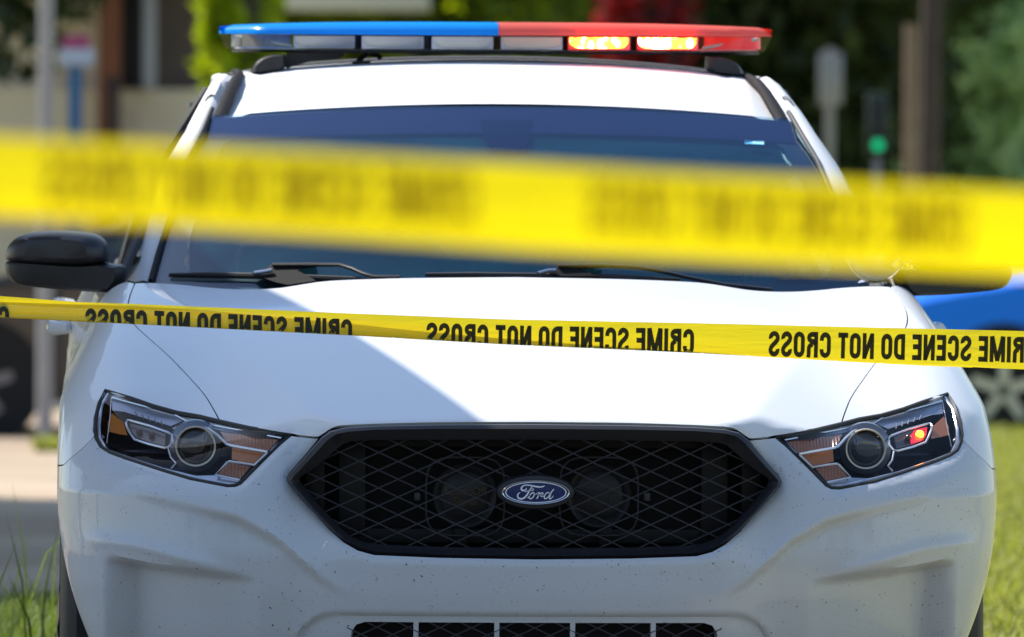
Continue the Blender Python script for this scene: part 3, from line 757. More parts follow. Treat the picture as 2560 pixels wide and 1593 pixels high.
# sticker and small interior items
st1 = [on_ws(a, b, .0015) for a, b in ((1862, 350), (1910, 353), (1910, 362), (1862, 360))]; vs, fs = plate(st1, .001); mk('windshield_sticker', vs, fs, mat('sticker_blue', (.10, .45, .75), .5), wsd)
mb = MB(); mb.tube([on_ws(a, b, -.05) for a, b in ((1950, 371), (1958, 388), (1968, 405), (1980, 417))], .004, 6); mb.tube([on_ws(a, b, -.05) for a, b in ((1978, 402), (1985, 412))], .006, 6); mb.build('window_clip', mat('clip_pale', (.4, .5, .5), .4), car)
vsT, fsT = text_mesh('SoundScreen', .017, .0002); tm = []
for v in vsT:
    q = on_ws(1995+v.x*1180, 694-v.y*1180, .0015); tm.append(q)
mk('windshield_marking', tm, fsT, mat('marking_grey', (.03, .04, .055), .8), wsd, False)
# interior
INT = mat('interior_dark', (.02, .022, .026), .7)
mb = MB(); V, F_ = grid(lambda u, v: Vector((u*.74, 1.50+.22*u*u+v*.40, 1.055+.03*math.sin(v*2.6)*(1-.3*u*u))), lin(-1, 1, 20), lin(0, 1, 10)); mb.add(V, F_)
mb.build('dashboard', mat('dash_vinyl', (.045, .05, .052), .6, bump=.2, bscale=400), car)
mb = MB(); mb.box((-.70, 2.2, .5), (.70, 4.2, .55)); mb.build('cabin_floor', INT, car, False); MB().box((-.70, 3.1, .5), (.70, 3.13, 1.46)).build('cabin_partition', mat('partition_grey', (.16, .26, .30), .5, noise=.4, nscale=4), car, False)
for s in (-1, 1):
    mb = MB(); mb.box((s*.36-.24, 2.45, .6), (s*.36+.24, 2.62, 1.16), .05).box((s*.36-.12, 2.48, 1.17), (s*.36+.12, 2.58, 1.36), .045); mb.build('front_seat', mat('seat_cloth', (.05, .052, .055), .8), car)
    
sw = MB(); sw.tube([(.36+.185*math.cos(6.2832*i/40), 1.98+.075*math.sin(6.2832*i/40), 1.10+.17*math.sin(6.2832*i/40)) for i in range(40)], .014, 8, True).box((.20, 1.97, 1.085), (.52, 1.99, 1.11), .004); sw.build('steering_wheel', mat('wheel_vinyl', (.02, .02, .022), .5), car)
# roof
def roof(x, t):                                                # x -1..1, t 0 header .. 1 rear
    hw = .628+.012*min(1, t*3)-.03*max(0, t-.6)
    y = 2.14+.12*x*x + t*(1.75-.12*x*x)
    crown = 1.471-.031*x*x + .094*math.sin(min(1, t*2.4)*math.pi/2)*(1-.10*x*x) - .055*max(0, t-.55)**2*4
    crown -= .018*max(0, abs(x)-.90)/.1
    crown -= .0035*math.exp(-((abs(x)-.80-.10*t)/.012)**2)*min(1, t*6)
    return Vector((x*hw, y, crown))
vs, fs = grid(roof, lin(-1, 1, 100), lin(0, 1, 40)); mk('roof', vs, fs, ROOFP, car)
mb = MB(); mb.add(*grid(lambda x, t: roof(x, t)-Vector((0, 0, .03)), lin(-1, 1, 10), lin(0.02, 1, 10))); mb.build('headliner', INT, car)
# A-pillars, running on as the cant rails
LP = [((318, 700), (337, 705), (374, 706)), ((331, 640), (346, 640), (392, 640)), ((349, 560), (362, 560), (418, 560)), ((383, 480), (393, 480), (446, 480)), ((420, 400), (428, 400), (471, 400)), ((462, 330), (468, 330), (506, 330)), ((492, 272), (498, 272), (528, 276)), ((512, 235), (518, 235), (545, 235)), ((530, 205), (536, 205), (560, 206)), ((548, 190), (553, 188), (575, 190))]
pil = []
for (a, b, c) in LP:
    q = on_ws(*c, 0) if c[1] > 300 else at(c[0], c[1], 2.22+(300-c[1])*.0035)
    yb = q.y
    pb = at(b[0], b[1], yb+.030); pa = at(a[0], a[1], yb+.070)
    inn = Vector((q.x+.010, q.y+.02, q.z-.004))
    far = Vector((pa.x-.002, pa.y+.05, pa.z-.006))
    pil.append([inn, q+Vector((-.004, -.004, .002)), q*.5+pb*.5+Vector((0, -.012, .004)), pb, pa, far])
for k in range(1, 8):                                           # cant rail to the rear
    t = k/7; z = 1.522-.006*t-.10*max(0, t-.5)**1.5; y = pil[9][1].y+.25*k
    base = pil[9]; dz = z-1.528+(.004 if k else 0); pil.append([v+Vector((-.012*min(1, t*3), .25*k, dz)) for v in base])
V = [v for r_ in pil for v in r_]; F_ = []
for j in range(len(pil)-1):
    for i in range(5): F_.append((j*6+i, j*6+i+1, (j+1)*6+i+1, (j+1)*6+i)[::-1])
for s in (-1, 1):
    vs = V if s < 0 else [mirx(v) for v in V]; fs = F_ if s < 0 else [f[::-1] for f in F_]
    mk('pillar', vs, fs, ROOFP, car, True, 60)
    # rubber strip at the glass edge
    mb = MB(); pts = [r_[1]+Vector((.006, -.004, .002)) for r_ in pil[:7]]; pts = pts if s < 0 else [mirx(p) for p in pts]
    mb.tube(pts, .0055, 6); mb.build('windshield_seal', RUBBER, car)
    # roof ditch moulding with its end cap
    dm = [at(548, 297, 2.25), at(561, 265, 2.33), at(577, 225, 2.45), at(590, 197, 2.58), at(600, 186, 2.75)]
    dm += [dm[-1]+Vector((-.004*k, .28*k, .004*k-.006*k*k*.3)) for k in range(1, 5)]
    vs = []
    for i, p in enumerate(dm):
        w = [.012, .013, .012, .010, .008, .007, .007, .007, .007][i]
        for dx, dz in ((-w, -.008), (-w, .004), (-w*.4, .008), (w*.4, .008), (w, .004), (w, -.008)): vs.append(Vector((p.x+dx, p.y, p.z+dz)))
    fs = [(j*6+i, j*6+i+1, (j+1)*6+i+1, (j+1)*6+i) for j in range(len(dm)-1) for i in range(5)]+[(5, 4, 3, 2, 1, 0)]
    vs = vs if s < 0 else [mirx(v) for v in vs]
    mk('roof_moulding', vs, fs, mat('moulding_rubber', (.012, .012, .014), .75, spec=.15), car, True, 40)
# side of the body: doors, quarter panels, glass
dl = [(1.508, .26), (1.508, .5), (1.508, .8), (1.528, .95), (1.565, 1.045)]
front_door = dl+[(2.62, 1.05), (2.64, .8), (2.62, .26)]
rear_door = [(2.632, .26), (2.652, .8), (2.632, 1.05), (3.55, 1.06), (3.60, .9)]+[(y, z) for y, z in arch_pts(3.89, .345, .41, 160, 20)][::-1][:0]+[(3.45, .75), (3.40, .5), (3.38, .26)]
quarter = [(3.56, 1.06), (3.61, .9), (3.46, .755)]+arch_pts(3.89, .345, .415, 75, 175)+[(4.36, .26), (4.95, .32), (5.02, .7), (4.95, .98), (4.3, 1.04)]
def side_panel(name, yz):
    P = side_pts(yz); P[np.isnan(P)] = -.9
    poly = [(a, b) for a, b in yz]
    V, T = trimesh2d(poly, [], .05)
    P = side_pts(V); 
    tp = [(-p[0], p[1], p[2]) for p in P]
    for s in (-1, 1):
        vs = [tuple(p) for p in P] if s < 0 else tp
        fs = [tuple(int(i) for i in t) for t in T]
        me = mk(name, vs, fs, PAINT, car)
        bm = bmesh.new(); bm.from_mesh(me.data); bmesh.ops.recalc_face_normals(bm, faces=bm.faces[:]); bm.to_mesh(me.data); bm.free()
        yield me, s
def handle(parent, s, y, z):
    mb = MB(); x = -1.005 if s < 0 else 1.005
    mb.tube([(x+.03*-s, y, z), (x, y+.015, z), (x+.002*s, y+.09, z+.002), (x, y+.17, z), (x+.03*-s, y+.19, z)], [.012, .017, .018, .017, .012], 10); mb.build('door_handle', PAINT, parent)
for me, s in side_panel('front_door', front_door): handle(me, s, 2.38, .955)
for me, s in side_panel('rear_door', rear_door): handle(me, s, 3.30, .975)
for me, s in side_panel('quarter_panel', quarter): pass
SIDEG = glass_mat('side_glass', (.10, .13, .14), 1.2, 1.5)
for s in (-1, 1):
    X = lambda x: x*s
    lo = lambda y: Vector((X(.845-.02*max(0, y-3.4)), y, 1.055)); hi = lambda y: Vector((X(.630-.02*max(0, y-3.2)), min(max(y, 2.46), 3.95), 1.515-.05*max(0, y-3.3)))
    ys = lin(1.75, 4.15, 24)
    V = []; 
    for y in ys:
        a = lo(y); b = hi(y)
        f = min(1, max(.05, (y-1.62)/.84)) if y < 2.46 else 1
        f = f if y < 3.6 else 1-(y-3.6)/.6*.9
        top = a+(Vector((b.x, y, b.z))-a)*f
        for t in (0, .33, .66, 1): V.append(a+(top-a)*t+Vector((X(.02*math.sin(t*math.pi)), 0, 0)))
    fs = [(i*4+j, (i+1)*4+j, (i+1)*4+j+1, i*4+j+1) for i in range(len(ys)-1) for j in range(3)]
    mk('side_window', V, fs, SIDEG, car)
    mb = MB(); mb.tube([(X(.858), 1.66, 1.07), (X(.825), 1.78, 1.15), (X(.765), 2.02, 1.28), (X(.700), 2.24, 1.40), (X(.652), 2.42, 1.475), (X(.632), 2.7, 1.505), (X(.630), 3.3, 1.50), (X(.65), 3.8, 1.42), (X(.78), 4.1, 1.2)], .012, 8)
    mb.tube([(X(.852), 2.63, 1.06), (X(.80), 2.64, 1.25), (X(.65), 2.68, 1.49)], .022, 8); mb.tube([(X(.868), 1.7, 1.058), (X(.868), 4.0, 1.062)], .012, 6); mb.build('window_frame', BLACK, car)
    # C pillar
    mb = MB(); mb.add([(X(.60), 3.8, 1.50), (X(.655), 3.75, 1.47), (X(.83), 4.12, 1.06), (X(.80), 4.55, 1.04), (X(.55), 4.45, 1.12), (X(.57), 3.95, 1.44)], [(0, 1, 2, 3, 4, 5)]); mb.build('rear_pillar', PAINT, car)
mb = MB(); mb.add(*grid(lambda u, v: Vector((u*(.60+.08*v), 3.88+.62*v, 1.47-.36*v-.02*u*u)), lin(-1, 1, 12), lin(0, 1, 6))); mb.build('rear_window', SIDEG, car)
mb = MB(); mb.add(*grid(lambda u, v: Vector((u*(.82-.05*v), 4.45+.62*v, 1.10-.04*v-.03*u*u)), lin(-1, 1, 12), lin(0, 1, 6)))
mb.add(*grid(lambda u, v: Vector((u*(.77+.10*math.sin(v*3)), 5.05+.08*math.sin(v*3.1), 1.06-.72*v)), lin(-1, 1, 12), lin(0, 1, 8))); mb.build('trunk_lid', PAINT, car)
mb = MB(); mb.box((-.80, .30, .20), (.80, 4.95, .34)); mb.box((-.68, .50, .34), (.68, 1.45, .78)); mb.box((-.80, 1.48, .34), (.80, 3.4, .52)); mb.build('underbody', VOID, car, False)

# wheels
def wheel(root, cx, cy, r, w, sx, tyre=RUBBER, rimm=None, dark=False):
    e = empty('wheel', (0, 0, 0)); e.parent = root
    c = Vector((cx, cy, r)); ax = (sx, 0, 0)
    mb = MB(); mb.lathe(c-Vector((sx*w, 0, 0)), ax, [(0, r*.66), (.01, r*.80), (.02, r*.95), (.04, r), (w-.04, r), (w-.02, r*.96), (w-.004, r*.84), (w-.012, r*.66)], 48); 
    for k in range(48):
        a = 6.28318*k/48; p = Vector((0, math.cos(a), math.sin(a)))
        mb.box(tuple(c+p*(r+.001)-Vector((sx*w*.9 if sx > 0 else sx*w*.1, .006, .006))), tuple(c+p*(r+.001)+Vector((w*.8 if sx < 0 else -w*.1, .006, .006)))) if False else None
    mb.build('tyre', tyre, e)
    mb = MB(); mb.lathe(c-Vector((sx*.03, 0, 0)), ax, [(0, r*.67), (.028, r*.67), (.022, r*.62), (-.03, r*.58), (-.03, r*.16), (.015, r*.15), (.02, .001)], 40)
    for k in range(5):
        a = 6.28318*k/5; p = Vector((0, math.cos(a), math.sin(a))); q = Vector((0, -math.sin(a), math.cos(a)))
        mb.add([c+p*r*.12+q*.03+Vector((sx*.005, 0, 0)), c+p*r*.12-q*.03+Vector((sx*.005, 0, 0)), c+p*r*.62-q*.045+Vector((-sx*.012, 0, 0)), c+p*r*.62+q*.045+Vector((-sx*.012, 0, 0)),
                c+p*r*.12+q*.03-Vector((sx*.03, 0, 0)), c+p*r*.12-q*.03-Vector((sx*.03, 0, 0)), c+p*r*.62-q*.045-Vector((sx*.04, 0, 0)), c+p*r*.62+q*.045-Vector((sx*.04, 0, 0))], [(0, 1, 2, 3), (7, 6, 5, 4), (0, 4, 5, 1), (1, 5, 6, 2), (2, 6, 7, 3), (3, 7, 4, 0)])
    mb.build('rim', rimm or mat('wheel_rim', (.05, .05, .055), .35, metal=.7), e)
    return e
for s in (-1, 1):
    for cy in (1.02, 3.89): wheel(car, s*.975, cy, .362, .245, s)
    mb = MB(); pts = [(s*.90, ARC[0]-.43*math.cos(R(a)), ARC[1]+.41*math.sin(R(a))) for a in range(0, 181, 12)]
    V = []
    for p in pts: V += [Vector(p), Vector((p[0]-s*.30, p[1], p[2]))]
    mb.add(V, [(2*i, 2*i+1, 2*i+3, 2*i+2) for i in range(len(pts)-1)]); mb.build('arch_liner', VOID, car)

# ------------------------------------------------------------------ wing mirrors
def inflate(out, ys, ctr):
    n = len(out); V = []
    for y, sc in ys: V += [Vector((ctr[0]+(p[0]-ctr[0])*sc, y+(.25*(abs(p[0])-abs(ctr[0]))), ctr[1]+(p[1]-ctr[1])*sc)) for p in out]
    F_ = [(i*n+k, i*n+(k+1) % n, (i+1)*n+(k+1) % n, (i+1)*n+k) for i in range(len(ys)-1) for k in range(n)]
    F_ += [tuple(range(n))[::-1], tuple((len(ys)-1)*n+k for k in range(n))]
    return V, F_
MU = [(14, 655), (13, 634), (22, 612), (41, 594), (85, 582), (148, 577), (222, 581), (256, 592), (272, 612), (275, 640), (270, 656), (200, 664), (100, 660)]
ML = [(14, 650), (80, 654), (200, 662), (262, 655), (290, 661), (317, 661), (317, 693), (300, 722), (285, 731), (185, 727), (90, 719), (40, 712), (20, 698), (11, 674)]
def mo(px): return [tuple(p) for p in smooth_poly([(at(a, b, 1.62).x, at(a, b, 1.62).z) for a, b in px], 2, True)]
for s in (-1, 1):
    e = empty('wing_mirror'); e.parent = car
    for nm, O, ys in (('mirror_shell', mo(MU), [(1.535, .55), (1.545, .78), (1.565, .93), (1.60, 1), (1.70, .99), (1.72, .93)]), ('mirror_base', mo(ML), [(1.552, .80), (1.562, .93), (1.59, .99), (1.63, 1), (1.70, .97), (1.71, .9)])):
        c = (sum(p[0] for p in O)/len(O), sum(p[1] for p in O)/len(O)); V, F_ = inflate(O, ys, c)
        V = V if s < 0 else [mirx(v) for v in V]; F_ = F_ if s < 0 else [f[::-1] for f in F_]
        mk(nm, V, F_, BLACK if nm == 'mirror_base' else mat('mirror_shell_plastic', (.022, .022, .026), .38, bump=.1, bscale=700), e, True, 45)
# spotlight by the driver's pillar
e = empty('spotlight'); e.parent = car
c = at(2188, 632, 1.52)
mb = MB(); mb.lathe(c, (0, -1, 0), [(-.09, .02), (-.07, .045), (-.03, .062), (0, .066), (.004, .064)], 40, False); mb.build('spotlight_shell', CHROME, e)
mb = MB(); mb.lathe(c, (0, -1, 0), [(-.06, .001), (-.05, .03), (-.02, .055), (-.002, .062)], 40, False); mb.build('spotlight_reflector', DULLCHROME, e)
mb = MB(); mb.lathe(c, (0, -1, 0), [(.0, .063), (.006, .05), (.010, .025), (.011, .0001)], 40, False); mb.build('spotlight_lens', CLEAR, e)
mb = MB(); mb.tube([c+Vector((.01, .06, -.02)), c+Vector((.012, .08, -.06)), c+Vector((-.02, .12, -.075))], .012, 8).box(tuple(c+Vector((-.012, .02, -.085))), tuple(c+Vector((.022, .07, -.055))), .005); mb.build('spotlight_bracket', DULLCHROME, e)
mb = MB()
rr = random.Random(3)
for i in range(9):
    p = c+Vector((.05+.03*rr.random(), .01+.02*rr.random(), -.045+.03*rr.random())); mb.tube([p, p+Vector((rr.uniform(-.02, .02), 0, rr.uniform(-.02, .02)))], .007, 6)
mb.build('spotlight_clamp', CHROME, e)

# ------------------------------------------------------------------ wipers
def wiper(blade, arm, holder, clip):
    e = empty('wiper'); e.parent = car
    mb = MB(); mb.tube([on_ws(a, b, .012) for a, b in blade], [.0045]+[.007]*(len(blade)-2)+[.004], 8); mb.build('wiper_blade', RUBBER, e)
    mb = MB(); mb.tube([on_ws(a, b, .035) for a, b in arm], .0045, 8, ry=.007); mb.build('wiper_arm', BLACK, e)
    vs, fs = plate([on_ws(a, b, .03) for a, b in holder], .02); mb = MB().add(vs, fs); vs, fs = plate([on_ws(a, b, .022) for a, b in holder[:4]], .015); mb.build('wiper_holder', mat('wiper_plastic', (.012, .012, .013), .7, spec=.15), e, False)
    mb = MB(); mb.tube([on_ws(a, b, .04) for a, b in clip], .0045, 8); mb.build('wiper_clip', DULLCHROME, e)
wiper([(424, 688), (520, 688), (640, 690), (760, 694), (880, 699), (960, 701)], [(682, 662), (780, 662), (850, 662), (880, 672), (910, 685), (935, 692), (1000, 693)], [(630, 682), (672, 668), (682, 658), (788, 656), (790, 668), (742, 676), (770, 690), (790, 702), (720, 712), (690, 706), (650, 692)], [(636, 683), (660, 680), (680, 676)])
wiper([(1064, 687), (1180, 688), (1340, 690), (1500, 692), (1700, 700)], [(1395, 665), (1510, 664), (1590, 668), (1640, 676), (1720, 694), (1810, 712), (1930, 725)], [(1372, 684), (1392, 672), (1390, 660), (1508, 662), (1508, 670), (1460, 674), (1480, 686), (1500, 690), (1400, 690)], [(1345, 684), (1370, 677), (1390, 676)])
# cowl panel under the wipers
mb = MB(); mb.add(*grid(lambda u, v: Vector((u*.80, 1.26+.34*u*u+v*.16, 1.055+.012*v-.012*u*u)), lin(-1, 1, 30), lin(0, 1, 3))); mb.build('cowl_panel', BLACK, car)

# ------------------------------------------------------------------ light bar
bar = empty('light_bar'); bar.parent = car; bar.location.x = .009
BX = .642
def barfront(x): a = abs(x)/BX; return 2.70+.14*a**1.5+.10*max(0, a-.86)/.14
def bsec(x, zlo, zhi, top):
    pass
def bar_shell(x0, x1, rows, m, name, capends=True):             # rows: (inset fraction, z)
    xs = lin(x0, x1, 40); V = []
    for x in xs:
        a = abs(x)/BX; yf = barfront(x); yb = 3.08-.05*a**2-.06*max(0, a-.86)/.14
        ring = [(yf+i_, z(x)) for i_, z in rows]+[(yb-i_, z(x)) for i_, z in rows[::-1]]
        V += [Vector((x, yy, zz)) for yy, zz in ring]
    n = 2*len(rows); F_ = [(j*n+k, j*n+(k+1) % n, (j+1)*n+(k+1) % n, (j+1)*n+k) for j in range(len(xs)-1) for k in range(n)]
    if capends: F_ += [tuple(range(n)), tuple((len(xs)-1)*n+k for k in range(n))[::-1]]
    return mk(name, V, F_, m, bar, True, 50)
zt = lambda x: 1.652-.011*(abs(x)/BX)**3.2-.003*max(0, abs(x)/BX-.95)/.05
zm = lambda x: 1.6225
def dome_mat(name, c):
    return thin_mat(name, c, .45, .25, 0, .06)
rows = [(.0, zm), (.002, lambda x: zm(x)+.35*(zt(x)-zm(x))), (.014, lambda x: zm(x)+.75*(zt(x)-zm(x))), (.045, zt)]
bar_shell(-BX, -.0010, rows, dome_mat('blue_dome_plastic', (.0, .42, .98)), 'blue_dome')
bar_shell(.0010, BX, rows, dome_mat('red_dome_plastic', (.98, .22, .16)), 'red_dome')
base_rows = [(.03, lambda x: 1.584), (.0, lambda x: 1.588)]
bar_shell(-BX+.03, BX-.03, [(.02, lambda x: 1.580), (.006, lambda x: 1.5865)], BLACK, 'bar_base')
# transparent lower lens
xs = lin(-BX, BX, 120)
V = []
for x in xs:
    a = abs(x)/BX; sh_ = .016*max(0, (a-.9)/.1)
    for t in (0, .5, 1): V.append(Vector((x-math.copysign(sh_*(1-t), x), barfront(x)+.002, 1.5868+(.0354)*t)))
mk('clear_skirt', V, [(i*3+j, (i+1)*3+j, (i+1)*3+j+1, i*3+j+1) for i in range(len(xs)-1) for j in range(2)], CLEAR, bar)
CREAM = mat('led_cover_cream', (.86, .82, .70), .4)
n_ = CREAM.node_tree.nodes; l_ = CREAM.node_tree.links; tc_ = n_.new('ShaderNodeTexCoord'); wv = n_.new('ShaderNodeTexWave'); wv.inputs['Scale'].default_value = 60; wv.bands_direction = 'X'
bp_ = n_.new('ShaderNodeBump'); bp_.inputs['Strength'].default_value = .7; bp_.inputs['Distance'].default_value = .004
l_.new(tc_.outputs['Object'], wv.inputs['Vector']); l_.new(wv.outputs[1], bp_.inputs['Height']); l_.new(bp_.outputs[0], n_['Principled BSDF'].inputs['Normal'])
# lit module: hot LED clusters over a red reflector, one real lamp face
LIT = bpy.data.materials.new('lit_red_led'); LIT.use_nodes = True
n_ = LIT.node_tree.nodes; l_ = LIT.node_tree.links; n_.remove(n_['Principled BSDF'])
tc_ = n_.new('ShaderNodeTexCoord'); mp = n_.new('ShaderNodeMapping'); mp.inputs['Scale'].default_value = (62, 0, 42)
vo = n_.new('ShaderNodeTexVoronoi'); vo.inputs['Scale'].default_value = 1; vo.inputs['Randomness'].default_value = .75
rp = n_.new('ShaderNodeValToRGB'); rp.color_ramp.elements[0].position = .18; rp.color_ramp.elements[0].color = (1, .80, .55, 1); rp.color_ramp.elements[1].position = .9; rp.color_ramp.elements[1].color = (.35, .004, .004, 1)
q_ = rp.color_ramp.elements.new(.55); q_.color = (1, .14, .008, 1)
em = n_.new('ShaderNodeEmission'); em.inputs[1].default_value = 22
l_.new(tc_.outputs['Object'], mp.inputs[0]); l_.new(mp.outputs[0], vo.inputs['Vector']); l_.new(vo.outputs['Distance'], rp.inputs[0]); l_.new(rp.outputs[0], em.inputs[0]); l_.new(em.outputs[0], n_['Material Output'].inputs[0])
RIMW = mat('module_trim', (.62, .63, .72), .25, metal=.3)
REDTR = mat('red_lit_trim', (.8, .15, .2), .3, emis=(1, .02, .03), estr=.35)
for px0, px1, lit in ((735, 888, 0), (905, 1060, 0), (1079, 1232, 0), (1252, 1405, 0), (1421, 1575, 1), (1595, 1748, 1)):
    a = at(px0-10, 110, 2.75).x; b = at(px1-10, 110, 2.75).x; z0, z1 = 1.590, 1.619
    e = empty('led_module'); e.parent = bar
    if lit: e['label'] = 'lit red lamp module'
    yf = max(barfront(a), barfront(b))+.010; cx = (a+b)/2; hw = (b-a)/2
    outl = [(cx-hw, z1), (cx-hw, z0), (cx+hw, z0), (cx+hw, z1)]
    inn = [(cx-hw*.95, z1-.001), (cx-hw*.95, z0+.018), (cx-hw*.90, z0+.011), (cx-hw*.80, z0+.0055), (cx-hw*.65, z0+.004), (cx+hw*.65, z0+.004), (cx+hw*.80, z0+.0055), (cx+hw*.90, z0+.011), (cx+hw*.95, z0+.018), (cx+hw*.95, z1-.001)]
    V2, T2 = trimesh2d(outl, [inn], .03)
    mk('module_trim', [(v[0], yf, v[1]) for v in V2], [tuple(int(i) for i in t) for t in T2], REDTR if lit else RIMW, bar if False else e, False)
    tri = geometry.tessellate_polygon([[Vector((p[0], 0, p[1])) for p in inn]])
    mk('module_lens', [(p[0], yf+.004, p[1]) for p in inn], [tuple(t) for t in tri], LIT if lit else CREAM, e, False)
    MB().box((cx-hw, yf+.008, z0), (cx+hw, yf+.05, z1)).build('module_body', BLACK, e, False)
# corner modules
for s in (-1, 1):
    e = empty('corner_module'); e.parent = bar
    pts = [(s*.478, 2.82), (s*.53, 2.83), (s*.588, 2.85), (s*.614, 2.92)]
    V = []
    for x, y in pts: V += [Vector((x, y-.015, 1.592)), Vector((x, y, 1.6215))]
    mk('corner_reflector', V, [(2*i, 2*i+1, 2*i+3, 2*i+2) for i in range(3)], mat('corner_grey', (.28, .29, .27), .3, metal=.4) if s < 0 else mat('corner_red', (.5, .05, .05), .3, emis=(1, .03, .02), estr=.25), e)
    mb = MB(); mb.add([(s*.465, 2.77, 1.589), (s*.605, 2.84, 1.589), (s*.605, 2.92, 1.592), (s*.465, 2.90, 1.592)], [(0, 1, 2, 3)]); mb.tube([(s*.475, 2.80, 1.595), (s*.535, 2.83, 1.606), (s*.605, 2.86, 1.616)], .004, 6); mb.build('corner_tray', mat('tray_cream', (.5, .5, .44), .4), e)
MB().box((-.44, 2.86, 1.5885), (.44, 3.02, 1.6215)).build('bar_core', BLACK, bar, False)
# mounting feet and hooks
for s in (-1, 1):
    fp_ = [(617, 186), (622, 165), (640, 147), (668, 137), (700, 135), (706, 138), (706, 176), (660, 181)]
    O = [tuple(p) for p in smooth_poly([(at(a, b, 2.8).x, at(a, b, 2.8).z) for a, b in fp_], 1, True)]; c = (sum(p[0] for p in O)/len(O), sum(p[1] for p in O)/len(O))
    n = len(O); V = []
    for y, sc in ((2.76, .8), (2.775, .97), (2.80, 1), (2.96, 1), (2.98, .9)): V += [Vector((c[0]+(p[0]-c[0])*sc, y, c[1]+(p[1]-c[1])*sc)) for p in O]
    F_ = [(i*n+k, i*n+(k+1) % n, (i+1)*n+(k+1) % n, (i+1)*n+k) for i in range(4) for k in range(n)]+[tuple(range(n))[::-1], tuple(4*n+k for k in range(n))]
    V = V if s < 0 else [mirx(v) for v in V]; F_ = F_ if s < 0 else [f[::-1] for f in F_]
    mk('mounting_foot', V, F_, BLACK, bar, True, 40)
    pl = [(706, 131), (850, 131), (850, 141), (838, 148), (770, 152), (706, 172)]
    if s < 0:
        vs, fs = plate([at(a, b, 2.82) for a, b in pl], .05); mk('mounting_bracket', vs, fs, BLACK, bar, False)
mb = MB(); mb.tube([at(880, 160, 2.85), at(897, 142, 2.85), at(912, 133, 2.85)], .006, 8).tube([at(915, 134, 2.85), at(935, 138, 2.85), at(942, 148, 2.85)], .006, 8).box(tuple(at(872, 161, 2.8)), tuple(at(915, 152, 2.9)), .002); mb.build('cable_hook', BLACK, bar)
# dark strap arching over the roof under the bar
V = []
for i in range(61):
    x = -.61+1.22*i/60
    zz = 1.5695-.034*(x/.6)**2-.008*abs(x/.6)**6
    for dy, dz in ((0, -.012), (0, .0), (.01, .003), (.04, .003), (.05, -.012)): V.append(Vector((x, 3.22+dy, zz+dz)))
mk('roof_strap', V, [(i*5+j, i*5+j+1, (i+1)*5+j+1, (i+1)*5+j) for i in range(60) for j in range(4)], mat('strap_grey', (.075, .065, .055), .5), car, True, 40)

# ------------------------------------------------------------------ barrier tapes
TAPE = thin_mat('yellow_tape_film', (.96, .78, .012), .42, .22, .03, .09)
TAPEU = thin_mat('yellow_tape_film_near', (1.0, .80, .003), .74, .35, .11, .04)
for _m in (TAPE, TAPEU):                                    # fine crinkles in the thin film
    _n = _m.node_tree.nodes; _l = _m.node_tree.links; _t = _n.new('ShaderNodeTexCoord'); _p = _n.new('ShaderNodeMapping'); _p.inputs['Scale'].default_value = (3.5, 1, 26)
    _z = _n.new('ShaderNodeTexNoise'); _z.inputs['Scale'].default_value = 3; _z.inputs['Detail'].default_value = 5; _b = _n.new('ShaderNodeBump'); _b.inputs['Strength'].default_value = .55; _b.inputs['Distance'].default_value = .006
    _l.new(_t.outputs['Object'], _p.inputs[0]); _l.new(_p.outputs[0], _z.inputs[0]); _l.new(_z.outputs[0], _b.inputs['Height'])
    for _q in _n:
        if _q.type in ('BSDF_DIFFUSE', 'BSDF_TRANSLUCENT', 'BSDF_GLOSSY'): _l.new(_b.outputs[0], _q.inputs['Normal'])
INKU = thin_mat('tape_ink_near', (.44, .34, .02), .5, .4, 0, .02)
INK = thin_mat('tape_ink', (.045, .045, .018), .3, .4, 0, .04)
